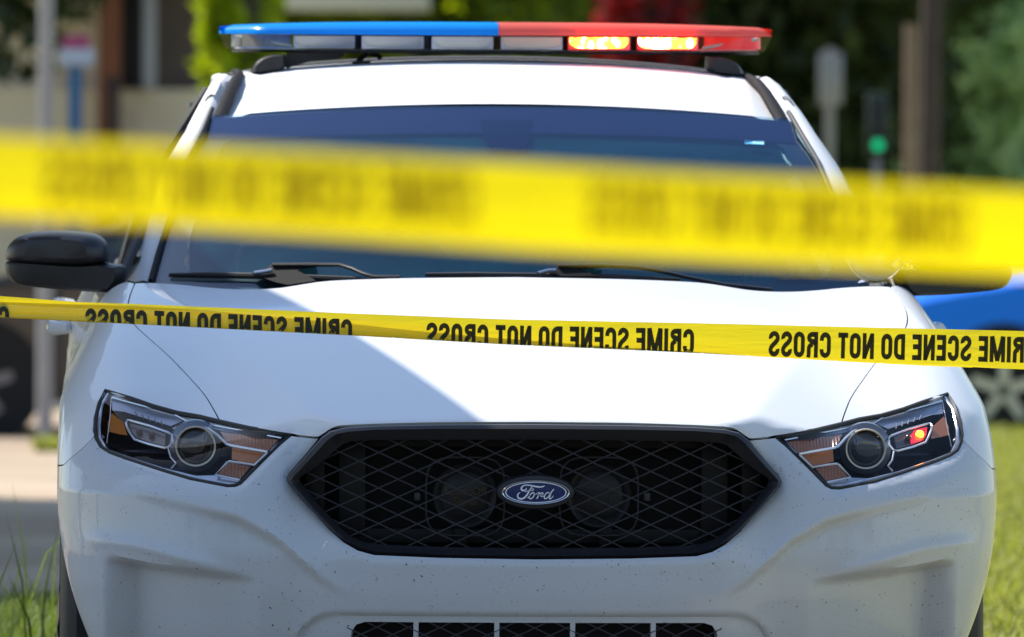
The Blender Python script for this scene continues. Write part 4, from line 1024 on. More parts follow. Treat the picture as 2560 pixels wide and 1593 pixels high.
def block_words(txt):                                       # bold condensed capitals as thick strokes, height 1
    T = .20; h = T/2; out = []; x = 0
    def arc(cx, cy, rx, ry, a0, a1, n=8): return [(cx+rx*math.cos(R(a0+(a1-a0)*i/n)), cy+ry*math.sin(R(a0+(a1-a0)*i/n))) for i in range(n+1)]
    w = .56; r = (w-T)/2; rc = w/2
    O = arc(rc, 1-h-r, r, r, 180, 0)+arc(rc, h+r, r, r, 0, -180)
    G = {'C': (w, [[(w-h, .66)]+arc(rc, 1-h-r, r, r, 0, 180)+arc(rc, h+r, r, r, 180, 360)+[(w-h, .34)]]),
         'O': (w, [O+[O[0]]]), 'I': (T, [[(h, 0), (h, 1)]]),
         'R': (w+.02, [[(h, 0), (h, 1)], [(h, 1-h), (rc, 1-h)]+arc(rc, .77, r, .13, 90, -90)+[(h, .54)], [(rc+.02, .54)]+arc(rc, .34, r, .16, 70, 0, 4)+[(w-h, .12), (w-h+.02, 0)]]),
         'M': (.78, [[(h, 0), (h, 1)], [(.78-h, 0), (.78-h, 1)], [(h+.02, 1), (.39, .05)], [(.78-h-.02, 1), (.39, .05)]]),
         'E': (.48, [[(h, 0), (h, 1)], [(h, 1-h), (.48, 1-h)], [(h, .52), (.45, .52)], [(h, h), (.48, h)]]),
         'N': (.58, [[(h, 0), (h, 1)], [(.58-h, 0), (.58-h, 1)], [(h, .96), (.58-h, .04)]]),
         'D': (w, [[(h, 0), (h, 1)], [(h, 1-h), (rc-.04, 1-h)]+arc(rc-.04, 1-h-r-.02, r+.04, r+.02, 90, 0, 5)+arc(rc-.04, h+r+.02, r+.04, r+.02, 0, -90, 5)+[(h, h)]]),
         'T': (.50, [[(.25, 0), (.25, 1)], [(0, 1-h), (.50, 1-h)]]),
         'S': (w-.02, [[(w-h-.02, .70)]+arc(rc-.01, 1-h-r+.01, r, r-.01, 0, 180)+[(h+.01, .66), (h+.10, .56), (w-h-.11, .44), (w-h-.03, .34)]+arc(rc-.01, h+r-.01, r, r-.01, 0, -180)+[(h, .31)]])}
    for ch in txt:
        if ch == ' ': x += .28; continue
        gw, paths = G[ch]
        for P in paths:
            L, Rr = [], []; n = len(P)
            for i, p in enumerate(P):
                a = P[max(0, i-1)]; b = P[min(n-1, i+1)]
                if i == 0 and P[0] == P[-1]: a = P[-2]
                if i == n-1 and P[0] == P[-1]: b = P[1]
                dx, dy = b[0]-a[0], b[1]-a[1]; d = math.hypot(dx, dy) or 1; nx, ny = -dy/d*h, dx/d*h
                L.append((x+p[0]+nx, p[1]+ny)); Rr.append((x+p[0]-nx, p[1]-ny))
            L2, R2 = [], []
            for i in range(n-1):                               # subdivide so that the print follows the fold
                k = max(1, int(math.hypot(P[i+1][0]-P[i][0], P[i+1][1]-P[i][1])/.05))
                for j in range(k):
                    t = j/k; L2.append((L[i][0]*(1-t)+L[i+1][0]*t, L[i][1]*(1-t)+L[i+1][1]*t)); R2.append((Rr[i][0]*(1-t)+Rr[i+1][0]*t, Rr[i][1]*(1-t)+Rr[i+1][1]*t))
            L2.append(L[-1]); R2.append(Rr[-1]); out.append((L2, R2))
        x += gw+.085
    return out, x-.085
def tape(name, label, tops, hts, Y, wid, phrases, lh, ttop, m, ink, fold_y=.006, wave=.004, xs_scale=1.0, letter_w=1.0):
    T = [at(a, b, Y) for a, b in tops]; H = [h for _, h in hts]; HX = [at(a, 500, Y).x for a, _ in hts]; TX = [t.x for t in T]; TZ = [t.z for t in T]
    def smi(x, xs, ys):
        return sum(float(np.interp(x+d, xs, ys)) for d in (-.04, -.02, 0, .02, .04))/5
    def mp(x, t, off=0.0):
        z0 = smi(x, TX, TZ); h = smi(x, HX, H); yw = wave*math.sin(x*7.0)+wave*.5*math.sin(x*17+1)+.012*(t/wid)*math.sin(x*2.3+.6)
        if t <= h: return Vector((x, Y+yw+.010*(t/wid)**2-off, z0-t))
        return Vector((x, Y+yw+.010*(h/wid)**2+min(fold_y, (t-h)*.6)+off*.5, z0-h+(t-h)))
    root = empty(name, T[0] if False else (0, 0, 0), label, 'barrier tape', 'yellow barrier tapes across the scene')
    X0, X1 = TX[0], TX[-1]; N = 520; ts = [wid*k/26 for k in range(27)]
    V = []; 
    for i in range(N+1):
        x = X0+(X1-X0)*i/N; h = smi(x, HX, H); tt = sorted(ts, key=lambda q: q); 
        j = min(range(1, 26), key=lambda k: abs(tt[k]-h)) if h < wid-.001 else None
        if j: tt[j] = h
        for t in tt: V.append(mp(x, t))
    n = 27; F_ = [(i*n+j, i*n+j+1, (i+1)*n+j+1, (i+1)*n+j) for i in range(N) for j in range(n-1)]
    mk('tape_band', V, F_, m, root, True)
    # printed words, seen from the back of the tape: mirrored
    mb = MB()
    strokes, total = block_words('CRIME SCENE DO NOT CROSS')
    for pa, pb in phrases:
        mb = MB(); xa, xb = at(pa, 500, Y).x, at(pb, 500, Y).x
        for k_, (L, R_) in enumerate(strokes):
            q = [(p, 1) for p in L]; k0 = len(mb.v); vs = []
            for l_, r_ in zip(L, R_):
                for e_ in (l_, r_): vs.append(mp(xb-e_[0]/total*(xb-xa), ttop+lh*(1-e_[1]), .0006+.00012*(k_ % 5)))
            mb.add(vs, [(2*i, 2*i+1, 2*i+3, 2*i+2) for i in range(len(L)-1)])
        mb.build('printed_words', ink, root, False)
    return root
PH = 858
tape('barrier_tape', 'sharp yellow crime scene tape with mirrored words, lower of the two, before the hood',
     [(-1700, 700), (-300, 738), (0, 751), (270, 757), (885, 784), (1280, 799), (1730, 808), (2110, 817), (2560, 828), (2900, 836), (4300, 870)],
     [(-1700, .033), (0, .0335), (270, .0395), (885, .0435), (1280, .0500), (1730, .0590), (2110, .0690), (2300, .0735), (2560, .0760), (4300, .0760)],
     -.60, .0758, [(215-2*PH, 882-2*PH), (215-PH, 882-PH), (215, 882), (1068, 1738), (1925, 2595), (1925+PH, 2595+PH)], .0515, .0115, TAPE, INK)
tape('barrier_tape', 'blurred yellow crime scene tape nearest the viewer, upper of the two, across the windshield',
     [(-1600, 290), (-400, 326), (0, 342), (640, 372), (1280, 408), (1900, 442), (2560, 478), (2900, 496), (4200, 560)],
     [(-1600, .0630), (0, .0640), (1280, .0685), (2560, .0670), (4200, .0665)],
     -12.2, .0735, [(-1240, -170), (110, 1190), (1470, 2425)], .043, .009, TAPEU, INKU, wave=.003)

exec_bg = True
# ------------------------------------------------------------------ ground
def zg(y):                                                     # the ground falls away behind the car
    if y < 6: return 0.0
    if y < 42: t = (y-6)/36; return -1.05*(t*t*(3-2*t)*.25+t*.75)
    return -1.05-.002*min(y-42, 100)
def gpt(px, py, lo=5, hi=200):                                 # ground point under a pixel
    a, b = lo, hi
    for _ in range(50):
        m = (a+b)/2; q = at(px, py, m)
        if q.z > zg(m): a = m
        else: b = m
    return at(px, py, (a+b)/2)
def ground_mat(name, ca, cb, cc, sc=3, bump=.4, bs=60):
    m = bpy.data.materials.new(name); m.use_nodes = True; n = m.node_tree.nodes; l = m.node_tree.links; b = n['Principled BSDF']; b.inputs['Roughness'].default_value = .9
    tc = n.new('ShaderNodeTexCoord'); t1 = n.new('ShaderNodeTexNoise'); t1.inputs['Scale'].default_value = sc; t1.inputs['Detail'].default_value = 8
    t2 = n.new('ShaderNodeTexNoise'); t2.inputs['Scale'].default_value = bs; t2.inputs['Detail'].default_value = 5
    l.new(tc.outputs['Object'], t1.inputs[0]); l.new(tc.outputs['Object'], t2.inputs[0])
    r_ = n.new('ShaderNodeValToRGB'); r_.color_ramp.elements[0].color = (*ca, 1); r_.color_ramp.elements[1].color = (*cc, 1); r_.color_ramp.elements[0].position = .3; r_.color_ramp.elements[1].position = .7
    q = r_.color_ramp.elements.new(.5); q.color = (*cb, 1); l.new(t1.outputs[0], r_.inputs[0])
    mx = n.new('ShaderNodeMix'); mx.data_type = 'RGBA'; mx.blend_type = 'OVERLAY'; mx.inputs[0].default_value = .5; l.new(r_.outputs[0], mx.inputs[6]); l.new(t2.outputs[0], mx.inputs[7]); l.new(mx.outputs[2], b.inputs['Base Color'])
    bp = n.new('ShaderNodeBump'); bp.inputs['Strength'].default_value = bump; bp.inputs['Distance'].default_value = .03; l.new(t2.outputs[0], bp.inputs['Height']); l.new(bp.outputs[0], b.inputs['Normal'])
    return m
GROUND = ground_mat('lawn_soil', (.20, .21, .03), (.32, .30, .07), (.48, .40, .16), .8, .6, 30)
ROADM = ground_mat('dirt_drive_surface', (.34, .245, .16), (.44, .33, .22), (.54, .42, .30), .6, .4, 40)
ASPH = ground_mat('asphalt', (.045, .045, .048), (.06, .06, .062), (.075, .072, .07), 2, .3, 90)
ysr = [-80, -40, -20, -8, 0, 3, 6, 8, 10, 13, 16, 20, 25, 30, 36, 42, 50, 60, 80, 120, 200, 500]
def sheet(name, x0, x1, ys, dz, m):
    xs = lin(x0, x1, 8); V = [Vector((x, y, zg(y)+dz)) for y in ys for x in xs]; n = 9
    return mk(name, V, [(j*n+i, j*n+i+1, (j+1)*n+i+1, (j+1)*n+i) for j in range(len(ys)-1) for i in range(8)], m)
tag(sheet('ground', -250, 250, ysr, 0, GROUND), kind='structure')
xl = gpt(-60, 1300).x
tag(sheet('street', -60, 60, [-34, -20, -12, -6, -1.0], .006, ASPH), kind='structure')
tag(sheet('driveway', -9.0, 1.3, [-1.0, 0, 3, 6, 8, 10, 13, 16, 20, 25, 30, 36, 42, 46], .004, ROADM), kind='structure')
tag(sheet('road', -120, 120, [46.4, 50, 56, 60], .006, ASPH), kind='structure')

# ------------------------------------------------------------------ foliage
def leaf_mat(name, c, v=.45, tr=.35): return thin_mat(name, c, tr, .5, 0, .03, noise=v)
LEAF_D = leaf_mat('leaf_dark_green', (.065, .092, .024), .4, .45); LEAF_M = leaf_mat('leaf_mid_green', (.18, .24, .02), .5, .5); LEAF_L = leaf_mat('leaf_bright_green', (.50, .60, .01), .5, .55); LEAF_G = leaf_mat('leaf_grey_green', (.52, .68, .38), .22, .5); LEAF_GLOW = leaf_mat('leaf_red_glow', (.26, .010, .010), .6, .5)
BARK = mat('bark', (.085, .06, .045), .9, noise=.4, nscale=8, bump=.5, bscale=20)
def leafcloud(name, blobs, n, size, m, parent, seed=1):
    g = np.random.RandomState(seed); V = []; 
    vol = np.array([b[3]*b[4]*b[5] for b in blobs])**.67; pr = vol/vol.sum(); ks = g.choice(len(blobs), n, p=pr)
    d = g.normal(size=(n, 3)); d /= np.linalg.norm(d, axis=1)[:, None]; r = .45+.6*g.rand(n)**.6
    B = np.array(blobs)[ks]; C = B[:, :3]+d*B[:, 3:6]*r[:, None]*(1+.15*np.sin(d[:, [0]]*9+ks[:, None]))
    a = g.normal(size=(n, 3)); a /= np.linalg.norm(a, axis=1)[:, None]; b = np.cross(a, g.normal(size=(n, 3))); b /= np.linalg.norm(b, axis=1)[:, None]
    s = size*(.6+.8*g.rand(n))[:, None]
    P = np.stack([C-a*s, C+b*s*.5, C+a*s, C-b*s*.5], 1).reshape(-1, 3)
    F_ = np.arange(4*n).reshape(-1, 4)
    me = bpy.data.meshes.new(name); me.vertices.add(4*n); me.vertices.foreach_set('co', P.ravel()); me.loops.add(4*n); me.loops.foreach_set('vertex_index', F_.ravel())
    me.polygons.add(n); me.polygons.foreach_set('loop_start', np.arange(0, 4*n, 4)); me.polygons.foreach_set('loop_total', np.full(n, 4)); me.materials.append(m); me.update(calc_edges=True)
    o = bpy.data.objects.new(name, me); COL.objects.link(o); o.parent = parent; return o
def tree(name, x, y, h, rad, low, m, label, seed, n=9000, size=.16, tr=.16, lean=0, blobs_n=16, group=None, cat='tree'):
    z0 = zg(y); r_ = random.Random(seed)
    root = empty(name, (x, y, z0), label, cat, group)
    blobs = []
    for i in range(blobs_n):
        zz = low+(h-low)*(i+.5)/blobs_n; w = rad*math.sin(math.pi*(.18+.75*(i+.5)/blobs_n))
        a = r_.random()*6.28; q = w*.5*r_.random()**.5
        blobs.append((math.cos(a)*q, math.sin(a)*q, zz, w*.62, w*.62, max(.35, (h-low)/blobs_n*1.9)))
        blobs.append((math.cos(a+2.5)*w*.72, math.sin(a+2.5)*w*.72, zz-.2, w*.36, w*.36, max(.3, (h-low)/blobs_n*1.3)))
    leafcloud('crown', blobs, n, size, m, root, seed)
    mb = MB(); mb.tube([(0, 0, -.3), (.02, 0, h*.25), (.05+lean, 0, h*.5), (.0+lean, .05, h*.8)], [tr*1.15, tr, tr*.75, tr*.3], 10)
    for i in range(6):
        a = i*1.1; zz = h*(.3+.08*i); mb.tube([(0, 0, zz), (math.cos(a)*rad*.35, math.sin(a)*rad*.35, zz+h*.08), (math.cos(a)*rad*.65, math.sin(a)*rad*.65, zz+h*.13)], [tr*.4, tr*.25, tr*.08], 6)
    mb.build('trunk', BARK, root); return root
def bx(px, y, py=500): return at(px, py, y).x
G1 = 'trees behind the police car'
tree('leafy_tree', bx(-230, 57), 57, 7.5, 2.6, 2.55, LEAF_D, 'dark tree hanging over the beige house at the upper left corner', 11, 9000, .12, group=G1)
tree('leafy_tree', bx(606, 60), 60, 6, .34, .6, LEAF_L, 'bright yellow-green young tree left of the light bar', 12, 4500, .10, group=G1)
tree('leafy_tree', bx(900, 78), 78, 8, 2.6, -.2, LEAF_M, 'mid-green tree behind the blue half of the light bar', 13, 14000, .13, group=G1)
tree('leafy_tree', bx(1230, 84), 84, 8, 2.4, -.3, LEAF_L, 'sunny green tree behind the middle of the light bar', 14, 9000, .13, group=G1)
tree('red_glow_foliage', bx(1600, 72), 72, 5.5, .62, .9, LEAF_GLOW, 'added dark red foliage standing in for the glow of the lit red lamps', 15, 2600, .10, group=G1)  # red foliage added in place of the glare round the lit lamps
tree('leafy_tree', bx(1480, 95), 95, 9, 3.2, -.4, LEAF_D, 'dark green tree behind the red glow foliage', 16, 16000, .15, group=G1)
tree('leafy_tree', bx(1860, 80), 80, 9, 2.6, -.4, LEAF_D, 'dark green tree just right of the red end of the light bar', 17, 15000, .14, group=G1)
tree('leafy_tree', bx(2150, 84), 84, 9, 2.2, 2.2, LEAF_D, 'dark green tree above the green traffic light', 18, 12000, .14, group=G1)
tree('leafy_tree', bx(2100, 100), 100, 6, 3.0, -1.2, LEAF_M, 'low mid-green tree behind the green traffic light', 19, 12000, .15, group=G1)
tree('leafy_tree', bx(2490, 92), 92, 9, 2.5, -.8, LEAF_G, 'pale grey-green tree at the right edge', 20, 34000, .11, group=G1)
for i_, (ty, lb) in enumerate(((8.5, 'added unseen shade tree left of the drive, nearest the police car'), (13, 'second added unseen shade tree from the police car, left of the drive'), (17.5, 'third added unseen shade tree from the police car, left of the drive'), (22, 'added unseen shade tree left of the drive, farthest from the police car'))):
    tree('added_shade_tree', -4.4, ty+1.8, 5.2, 2.5, 2.8, LEAF_D, lb, 40+i_, 9000, .22, group='added unseen trees that shade the left of the drive')  # trees added out of view to throw shade on the drive
# far wood closing the view
fw = [(x, 128+rnd.uniform(-6, 6), 2.6+rnd.uniform(-1, 1.5), 4.5, 4, 5.5) for x in np.arange(-45, 50, 4.2)]
fo = leafcloud('far_wood', fw, 42000, .30, leaf_mat('far_wood_leaf_hazy', (.11, .16, .075), .3), None, 5); tag(fo, 'far wood reading as one dark green mass', 'wood', kind='stuff')
fw = [(x, -58+rnd.uniform(-4, 4), 5+rnd.uniform(-1, 3), 5, 4, 7) for x in np.arange(-60, 62, 5)]
fo = leafcloud('opposite_wood', fw, 26000, .45, leaf_mat('far_wood_leaf', (.045, .075, .02)), None, 6); tag(fo, 'green wood on the viewer side of the road', 'wood', kind='stuff')

# grass: blades as one uncountable mass
def grass(name, pts, h, m, seed, wid=.006):
    g = np.random.RandomState(seed); V = []; F_ = []
    for x, y, s in pts:
        a = g.rand()*6.28; hh = h*s*(.5+g.rand()); dx, dy = math.cos(a), math.sin(a); b = hh*(.2+.7*g.rand()); z0 = zg(y); k = len(V); w = wid*(.7+.6*g.rand())
        wx, wy = -dy*w, dx*w
        V += [(x-wx, y-wy, z0), (x+wx, y+wy, z0), (x+dx*b*.35+wx*.8, y+dy*b*.35+wy*.8, z0+hh*.6), (x+dx*b*.35-wx*.8, y+dy*b*.35-wy*.8, z0+hh*.6), (x+dx*b, y+dy*b, z0+hh*.95)]
        F_ += [(k, k+1, k+2, k+3), (k+3, k+2, k+4)]
    return mk(name, V, F_, m, None, False)
GB = leaf_mat('grass_blade', (.34, .37, .045), .5, .45); GB2 = leaf_mat('grass_blade_dry', (.62, .52, .19), .4, .45)
g = np.random.RandomState(4)
pts = []; pts2 = []
for i in range(60000):
    y = 4.5+48*g.rand()**1.6; xr0 = at(2380, 800, y).x; xr1 = at(2640, 800, y).x
    x = xr0+(xr1-xr0)*g.rand()
    (pts if g.rand() < .72 else pts2).append((x, y, 1+y*.012))
tag(grass('lawn_grass', pts, .075, GB, 1), 'sunlit short green lawn grass right of the police car', 'grass', kind='stuff')
tag(grass('dry_grass', pts2, .06, GB2, 2), 'straw-coloured dry blades in the lawn', 'grass', kind='stuff')
pts = []
for i in range(2600):
    y = 4.6+2.2*g.rand(); x = at(-40+200*g.rand(), 1500, y).x; pts.append((x, y, 1))
GB3 = leaf_mat('grass_blade_tall', (.15, .22, .03), .5, .45)
tag(grass('tall_grass', pts, .10, GB3, 3, .004), 'tall loose grass beside the left front wheel', 'grass', kind='stuff')
pts = []
for i in range(34):
    y = 3.2+1.6*g.rand(); x = at(-60+200*g.rand()**1.3, 1500, y).x; pts.append((x, y, 1))
tag(grass('long_stalks', pts, .36, GB3, 8, .0035), 'long bending grass stalks left of the bumper', 'grass', kind='stuff')
pts = []
for i in range(700):
    p = gpt(90+60*g.rand(), 1122+12*g.rand()); pts.append((p.x, p.y, 1))
tag(grass('verge_grass', pts, .07, GB, 9, .01), 'green tuft at the foot of the grey pole', 'grass', kind='stuff')

# ------------------------------------------------------------------ posts, signs, traffic light
GREYP = mat('galvanised_steel', (.30, .30, .32), .5, metal=.3, noise=.2, nscale=5)
def post(name, px0, px1, ytop, ybase, d, m, label, cat, top=3.5, rnd_=True):
    a, b = bx(px0, d), bx(px1, d); z0 = zg(d); r_ = (b-a)/2
    root = empty(name, ((a+b)/2, d, z0), label, cat)
    mb = MB()
    if rnd_: mb.lathe((0, 0, -.2), (0, 0, 1), [(0, r_), (top+.2, r_*.92)], 16).lathe((0, 0, 0), (0, 0, 1), [(0, r_*1.25), (.02, r_*1.25)], 16)
    else: mb.box((-r_, -r_, -.2), (r_, r_, top))
    mb.build('shaft', m, root); return root
post('metal_pole', 94, 134, 0, 1120, 39.5, GREYP, 'light grey metal pole standing left of the police car mirror', 'pole', 4.5)
# sign on a blue post
d = 55; p = at(188, 300, d); z0 = zg(d); root = empty('sign_post', (p.x, d, z0), 'pink and white sign board on a blue post at the upper left', 'sign')
bw = .05; MB().box((-bw, -bw, 0), (bw, bw, at(188, 150, d).z-z0)).build('post', mat('blue_paint', (.04, .16, .32), .5, noise=.2), root)
a = at(150, 165, d); b = at(235, 120, d); c = at(228, 90, d)
MB().box((a.x-p.x, -.09, a.z-z0), (b.x-p.x, -.06, b.z-z0), .01).build('board', mat('sign_white', (.62, .64, .70), .5), root)
a = at(156, 121, d); MB().box((a.x-p.x, -.10, a.z-z0), (c.x-p.x-.01, -.058, c.z-z0), .01).build('board_top', mat('sign_pink', (.50, .05, .17), .5), root)
# blue awning post and pale canopy
d = 68
post('blue_post', 594, 634, 0, 0, d, mat('pale_blue_paint', (.14, .28, .40), .5, noise=.2), 'pale blue post left of the light bar', 'post', 3.2)
a = at(640, 26, 74); b = at(1075, 26, 74); root = empty('canopy', ((a.x+b.x)/2, 75, zg(75)), 'pale flat awning roof at the top edge above the blue lamps', 'awning')
zz = a.z-zg(75); w = (b.x-a.x)/2
MB().box((-w, -1, zz), (w, 2.5, zz+.22), .03).build('roof_slab', mat('canopy_white', (.55, .57, .55), .6, noise=.1), root)
for s in (-1, 1): MB().box((s*(w-.12)-.04, 1.9, 0), (s*(w-.12)+.04, 1.98, zz)).build('post', mat('canopy_post', (.3, .3, .3), .5), root)
# brown pole pair and tree trunk at the right
post('utility_pole', 2258, 2292, 120, 440, 66, mat('weathered_wood', (.26, .18, .13), .8, noise=.3, nscale=10), 'slim pale brown pole left of the dark trunk at the right', 'pole', 2.62)
tree('tall_tree', bx(2318, 62), 62, 9, 1.6, 5.0, LEAF_D, 'tall tree whose bare dark trunk rises at the right', 23, 4000, .14, tr=.088, group=None)
post('metal_pole', 2062, 2084, 0, 0, 70, GREYP, 'thin grey pole carrying the pale panel right of the windshield pillar', 'pole', 2.4)
d = 69.7; a = at(2047, 262, d); b = at(2106, 133, d); root = empty('pale_panel', ((a.x+b.x)/2, d, (a.z+b.z)/2), 'pale grey upright panel fixed to the thin grey pole', 'panel')
w = (b.x-a.x)/2; hh = (b.z-a.z)/2
MB().box((-w, -.02, -hh), (w, .02, hh), .008).build('panel_face', mat('panel_grey', (.30, .30, .34), .5), root)
MB().box((-.03, .02, -hh*.8), (.03, .16, hh*.8)).build('panel_bracket', GREYP, root)
# traffic light
d = 60; p = at(2195, 363, d); root = empty('traffic_light', (p.x, d, zg(d)), 'traffic light showing green among the trees at the right', 'traffic light')
zl = p.z-zg(d)
MB().box((-.085, 0, zl-.10), (.085, .14, zl+.42), .02).build('signal_head', mat('signal_housing', (.02, .03, .02), .5), root)
MB().lathe((0, .1, 0), (0, 0, 1), [(0, .05), (zl-.10, .03)], 12).build('mast', GREYP, root)
for k in range(3):
    MB().lathe((0, 0, zl+.15*k), (0, -1, 0), [(0, .043), (.02, .036), (.03, .001)], 20).build('signal_lens', mat('green_signal', (.0, .5, .2), .4, emis=(.0, .50, .18), estr=.75) if k == 0 else mat('dark_signal', (.04, .02, .01), .4), root)
d = 70

# ------------------------------------------------------------------ house at the left
d = 64; root = empty('house', (bx(200, d), d, zg(d)), 'beige house with brick upper part and wooden porch post at the upper left', 'house'); ox = bx(200, d); oz = zg(d)
def HX(px): return bx(px, d)-ox
def HZ(py): return at(300, py, d).z-oz
BEIGE = mat('beige_stucco', (.85, .70, .55), .85, noise=.12, nscale=2)
brk = bpy.data.materials.new('brick_wall'); brk.use_nodes = True; nb = brk.node_tree; bt = nb.nodes.new('ShaderNodeTexBrick'); bt.inputs['Scale'].default_value = 5; bt.inputs['Color1'].default_value = (.10, .065, .055, 1); bt.inputs['Color2'].default_value = (.14, .09, .075, 1); bt.inputs['Mortar'].default_value = (.18, .15, .14, 1)
tcb = nb.nodes.new('ShaderNodeTexCoord'); mpb = nb.nodes.new('ShaderNodeMapping'); mpb.inputs['Rotation'].default_value = (R(90), 0, 0); nb.links.new(tcb.outputs['Object'], mpb.inputs[0]); nb.links.new(mpb.outputs[0], bt.inputs[0]); nb.links.new(bt.outputs[0], nb.nodes['Principled BSDF'].inputs[0])
MB().box((HX(-700), .3, 0), (HX(560), 6, HZ(225))).build('lower_wall', BEIGE, root, False)
MB().box((HX(300), .6, HZ(225)), (HX(545), 6, 3.4)).build('brick_wall', brk, root, False)
MB().box((HX(-700), .5, HZ(225)), (HX(300), 6, 3.4)).build('upper_wall', mat('beige_shade_wall', (.82, .67, .53), .85, noise=.15, nscale=2), root, False)
MB().box((HX(305), .45, HZ(222)), (HX(352), .599, 3.0), .01).build('door', mat('dark_door', (.02, .02, .035), .5), root)
MB().box((HX(244), 0, 0), (HX(300), .25, 3.1), .01).build('porch_post', mat('orange_wood', (.24, .075, .03), .6, noise=.3, nscale=3), root)
MB().box((HX(268), -.05, 0), (HX(292), -.01, HZ(190)), .005).build('post_board', mat('dark_wood', (.03, .025, .03), .6), root)
MB().box((HX(356), .1, HZ(222)), (HX(388), .3, 3.1), .01).build('white_post', mat('white_post_paint', (.42, .42, .50), .5), root)
MB().add([(HX(-720), -.6, 3.3), (HX(580), -.6, 3.3), (HX(580), 3, 5), (HX(-720), 3, 5), (HX(-720), -.6, 3.2), (HX(580), -.6, 3.2), (HX(580), 6.5, 3.2), (HX(-720), 6.5, 3.2)], [(0, 1, 2, 3), (4, 5, 1, 0), (4, 7, 6, 5), (3, 2, 6, 7), (1, 5, 6, 2), (0, 3, 7, 4)]).build('roof', mat('roof_shingle', (.07, .06, .06), .9, noise=.3), root, False)
for i in range(9):
    MB().box((HX(270+i*9), -.2, HZ(330)), (HX(272+i*9), -.17, HZ(240+i*5))).build('railing_bar', mat('railing_grey', (.14, .11, .10), .6), root, False)

# ------------------------------------------------------------------ background vehicles (side view)
def side_vehicle(name, cx, y, L, prof, glass, wheels, wr, paintm, label, cat, flip=1, width=1.75, belt=None, group=None, extra=None, rimm=None):
    z0 = zg(y); root = empty(name, (cx, y, z0), label, cat, group)
    P = smooth_poly([(flip*a*L, b) for a, b in prof], 2, True); n = len(P)
    secs = [(0, .90, .06), (.05, .97, .02), (.16, 1, 0), (width-.16, 1, 0), (width-.05, .97, .02), (width, .90, .06)]
    V = []
    zc_ = sum(p[1] for p in P)/n
    for yy, sc, dz in secs: V += [Vector((p[0]*(.985+.015*sc), yy+(.14 if (p[1] > glass[0][1]) else 0)*(1 if yy < width/2 else -1)*min(1, (p[1]-glass[0][1])/.4), zc_+(p[1]-zc_)*(.96+.04*sc))) for p in P]
    F_ = [(i*n+k, i*n+(k+1) % n, (i+1)*n+(k+1) % n, (i+1)*n+k) for i in range(len(secs)-1) for k in range(n)]
    tri = geometry.tessellate_polygon([[Vector((p[0], 0, p[1])) for p in P]])
    F_ += [tuple(t) for t in tri]+[tuple(i+(len(secs)-1)*n for i in t)[::-1] for t in tri]
    me = mk('body', V, F_, paintm, root, True, 40)
    bm = bmesh.new(); bm.from_mesh(me.data); bmesh.ops.recalc_face_normals(bm, faces=bm.faces[:]); bm.to_mesh(me.data); bm.free()
    for G in [glass]+list(extra or []):
        pts = [Vector((flip*a*L, .105-.035, b)) for a, b in G]; vs, fs = plate(pts, .03); mk('side_window', vs, fs, mat('car_glass', (.05, .10, .10), .05, coat=1), root, False)
    for w in wheels:
        for sy, yy in ((-1, 0.0), (1, width)):
            e = empty('wheel'); e.parent = root; c = Vector((flip*w*L, yy+sy*.0, wr)); ax = (0, sy, 0)
            MB().lathe(c-Vector((0, sy*.02, 0)), ax, [(-.19, wr*.7), (-.17, wr), (.0, wr), (.02, wr*.93), (.015, wr*.66)], 32).build('tyre', RUBBER, e)
            mb = MB(); mb.lathe(c, ax, [(-.02, wr*.68), (.0, wr*.66), (-.04, wr*.6), (-.03, wr*.1), (.0, wr*.1), (.001, .001)], 28)
            for k in range(5):
                a = 6.283*k/5+.3; p_ = Vector((math.cos(a), 0, math.sin(a))); q_ = Vector((-math.sin(a), 0, math.cos(a)))
                o_ = Vector((0, sy*.006, 0)); mb.add([c+p_*wr*.1+q_*.035+o_, c+p_*wr*.1-q_*.035+o_, c+p_*wr*.64-q_*.03+o_, c+p_*wr*.64+q_*.03+o_], [(0, 1, 2, 3)])
            mb.build('rim', rimm or CHROME, e)
            # dark disc stands in for the shade inside the wheel arch
            MB().lathe(Vector((c.x, yy-sy*.012, wr+.02)), ax, [(-.10, wr*1.22), (.015, wr*1.22)], 32).build('arch_shadow', VOID, root)
    for a, col, nm in ((.5, (.7, .7, .65), 'headlight'), (-.5, (.4, .02, .02), 'tail_light')):
        MB().box((flip*a*L*.985-.06, -.012, .68), (flip*a*L*.985+.06, .12, .80), .01).build(nm, mat('bg_'+nm, col, .2, coat=1), root)
    return root
SED = [(-.5, .35), (-.5, .80), (-.47, .93), (-.36, .98), (-.24, 1.38), (-.10, 1.46), (.10, 1.44), (.24, 1.02), (.44, .88), (.5, .72), (.5, .35), (.42, .22), (-.42, .22)]
SEG = [(-.30, .98), (-.215, 1.32), (-.10, 1.39), (.08, 1.37), (.19, 1.02)]
BLUE = mat('blue_car_paint', (.0, .20, 1.0), .4, coat=.2, spec=.2)
yb_ = 41.5; xw = at(2480, 960, yb_).x
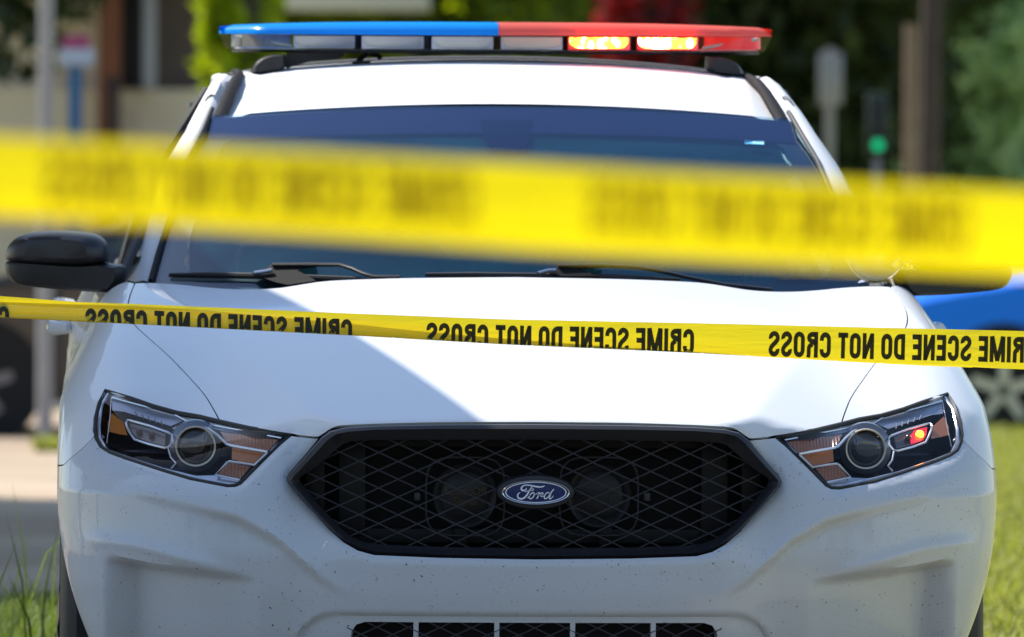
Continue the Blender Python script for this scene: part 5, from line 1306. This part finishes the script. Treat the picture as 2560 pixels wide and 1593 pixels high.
side_vehicle('parked_car', xw+1.5, yb_, 4.6, SED, SEG, (.31, -.31), .33, BLUE, 'bright blue car parked behind the lawn at the right edge', 'car', flip=-1, rimm=mat('bright_alloy', (.55, .58, .66), .25, metal=.6))
yb_ = 39.0; xw = at(-45, 1000, yb_).x
PK = [(-.5, .45), (-.5, 1.00), (-.12, 1.02), (-.10, 1.45), (.0, 1.50), (.14, 1.47), (.24, 1.08), (.46, 1.0), (.5, .85), (.5, .45), (.42, .30), (-.42, .30)]
side_vehicle('parked_car', xw+1.4, 42.0, 4.9, SED, SEG, (.30, -.30), .33, mat('black_car_paint', (.008, .008, .010), .3, coat=1), 'black car standing across the drive behind the left mirror', 'car', flip=-1, rimm=mat('grey_wheel', (.22, .20, .20), .5))

# ------------------------------------------------------------------ added canopy, out of view, whose edge shades the left of the hood
root = empty('canopy', (-3.4, 3.0, 0), 'added timber canopy out of view, placed to shade the left of the hood', 'canopy')
def ce(y): return -1.33-.24*y                              # its free edge, a little askew to the car
ya, yb2, xl_, zt_ = .95, 6.2, -6.2, 3.02
mb = MB(); q = [(ce(ya), ya), (ce(yb2), yb2), (xl_, yb2), (xl_, ya)]
V = [(x+3.4, y-3.0, z) for z in (zt_, zt_+.16) for x, y in q]
mb.add(V, [(3, 2, 1, 0), (4, 5, 6, 7), (0, 1, 5, 4), (1, 2, 6, 5), (2, 3, 7, 6), (3, 0, 4, 7)]).build('roof_slab', mat('shade_canopy_timber', (.22, .17, .12), .8, noise=.3, nscale=4), root, False)  # roof of the added canopy that shades the hood
for x, y in ((-2.6, 1.2), (-3.6, 5.8), (-6.0, 1.2), (-6.0, 5.8)):
    MB().box((x+3.4-.05, y-3.0-.05, 0), (x+3.4+.05, y-3.0+.05, zt_)).build('post', mat('canopy_post', (.3, .3, .3), .5), root)
for y in (1.4, 3.2, 5.0):
    MB().box((xl_+3.4, y-3-.04, zt_-.14), (ce(y)+3.4-.1, y-3+.04, zt_-.002)).build('added_canopy_beam', mat('shade_canopy_beam', (.18, .13, .09), .8, noise=.3), root, False)
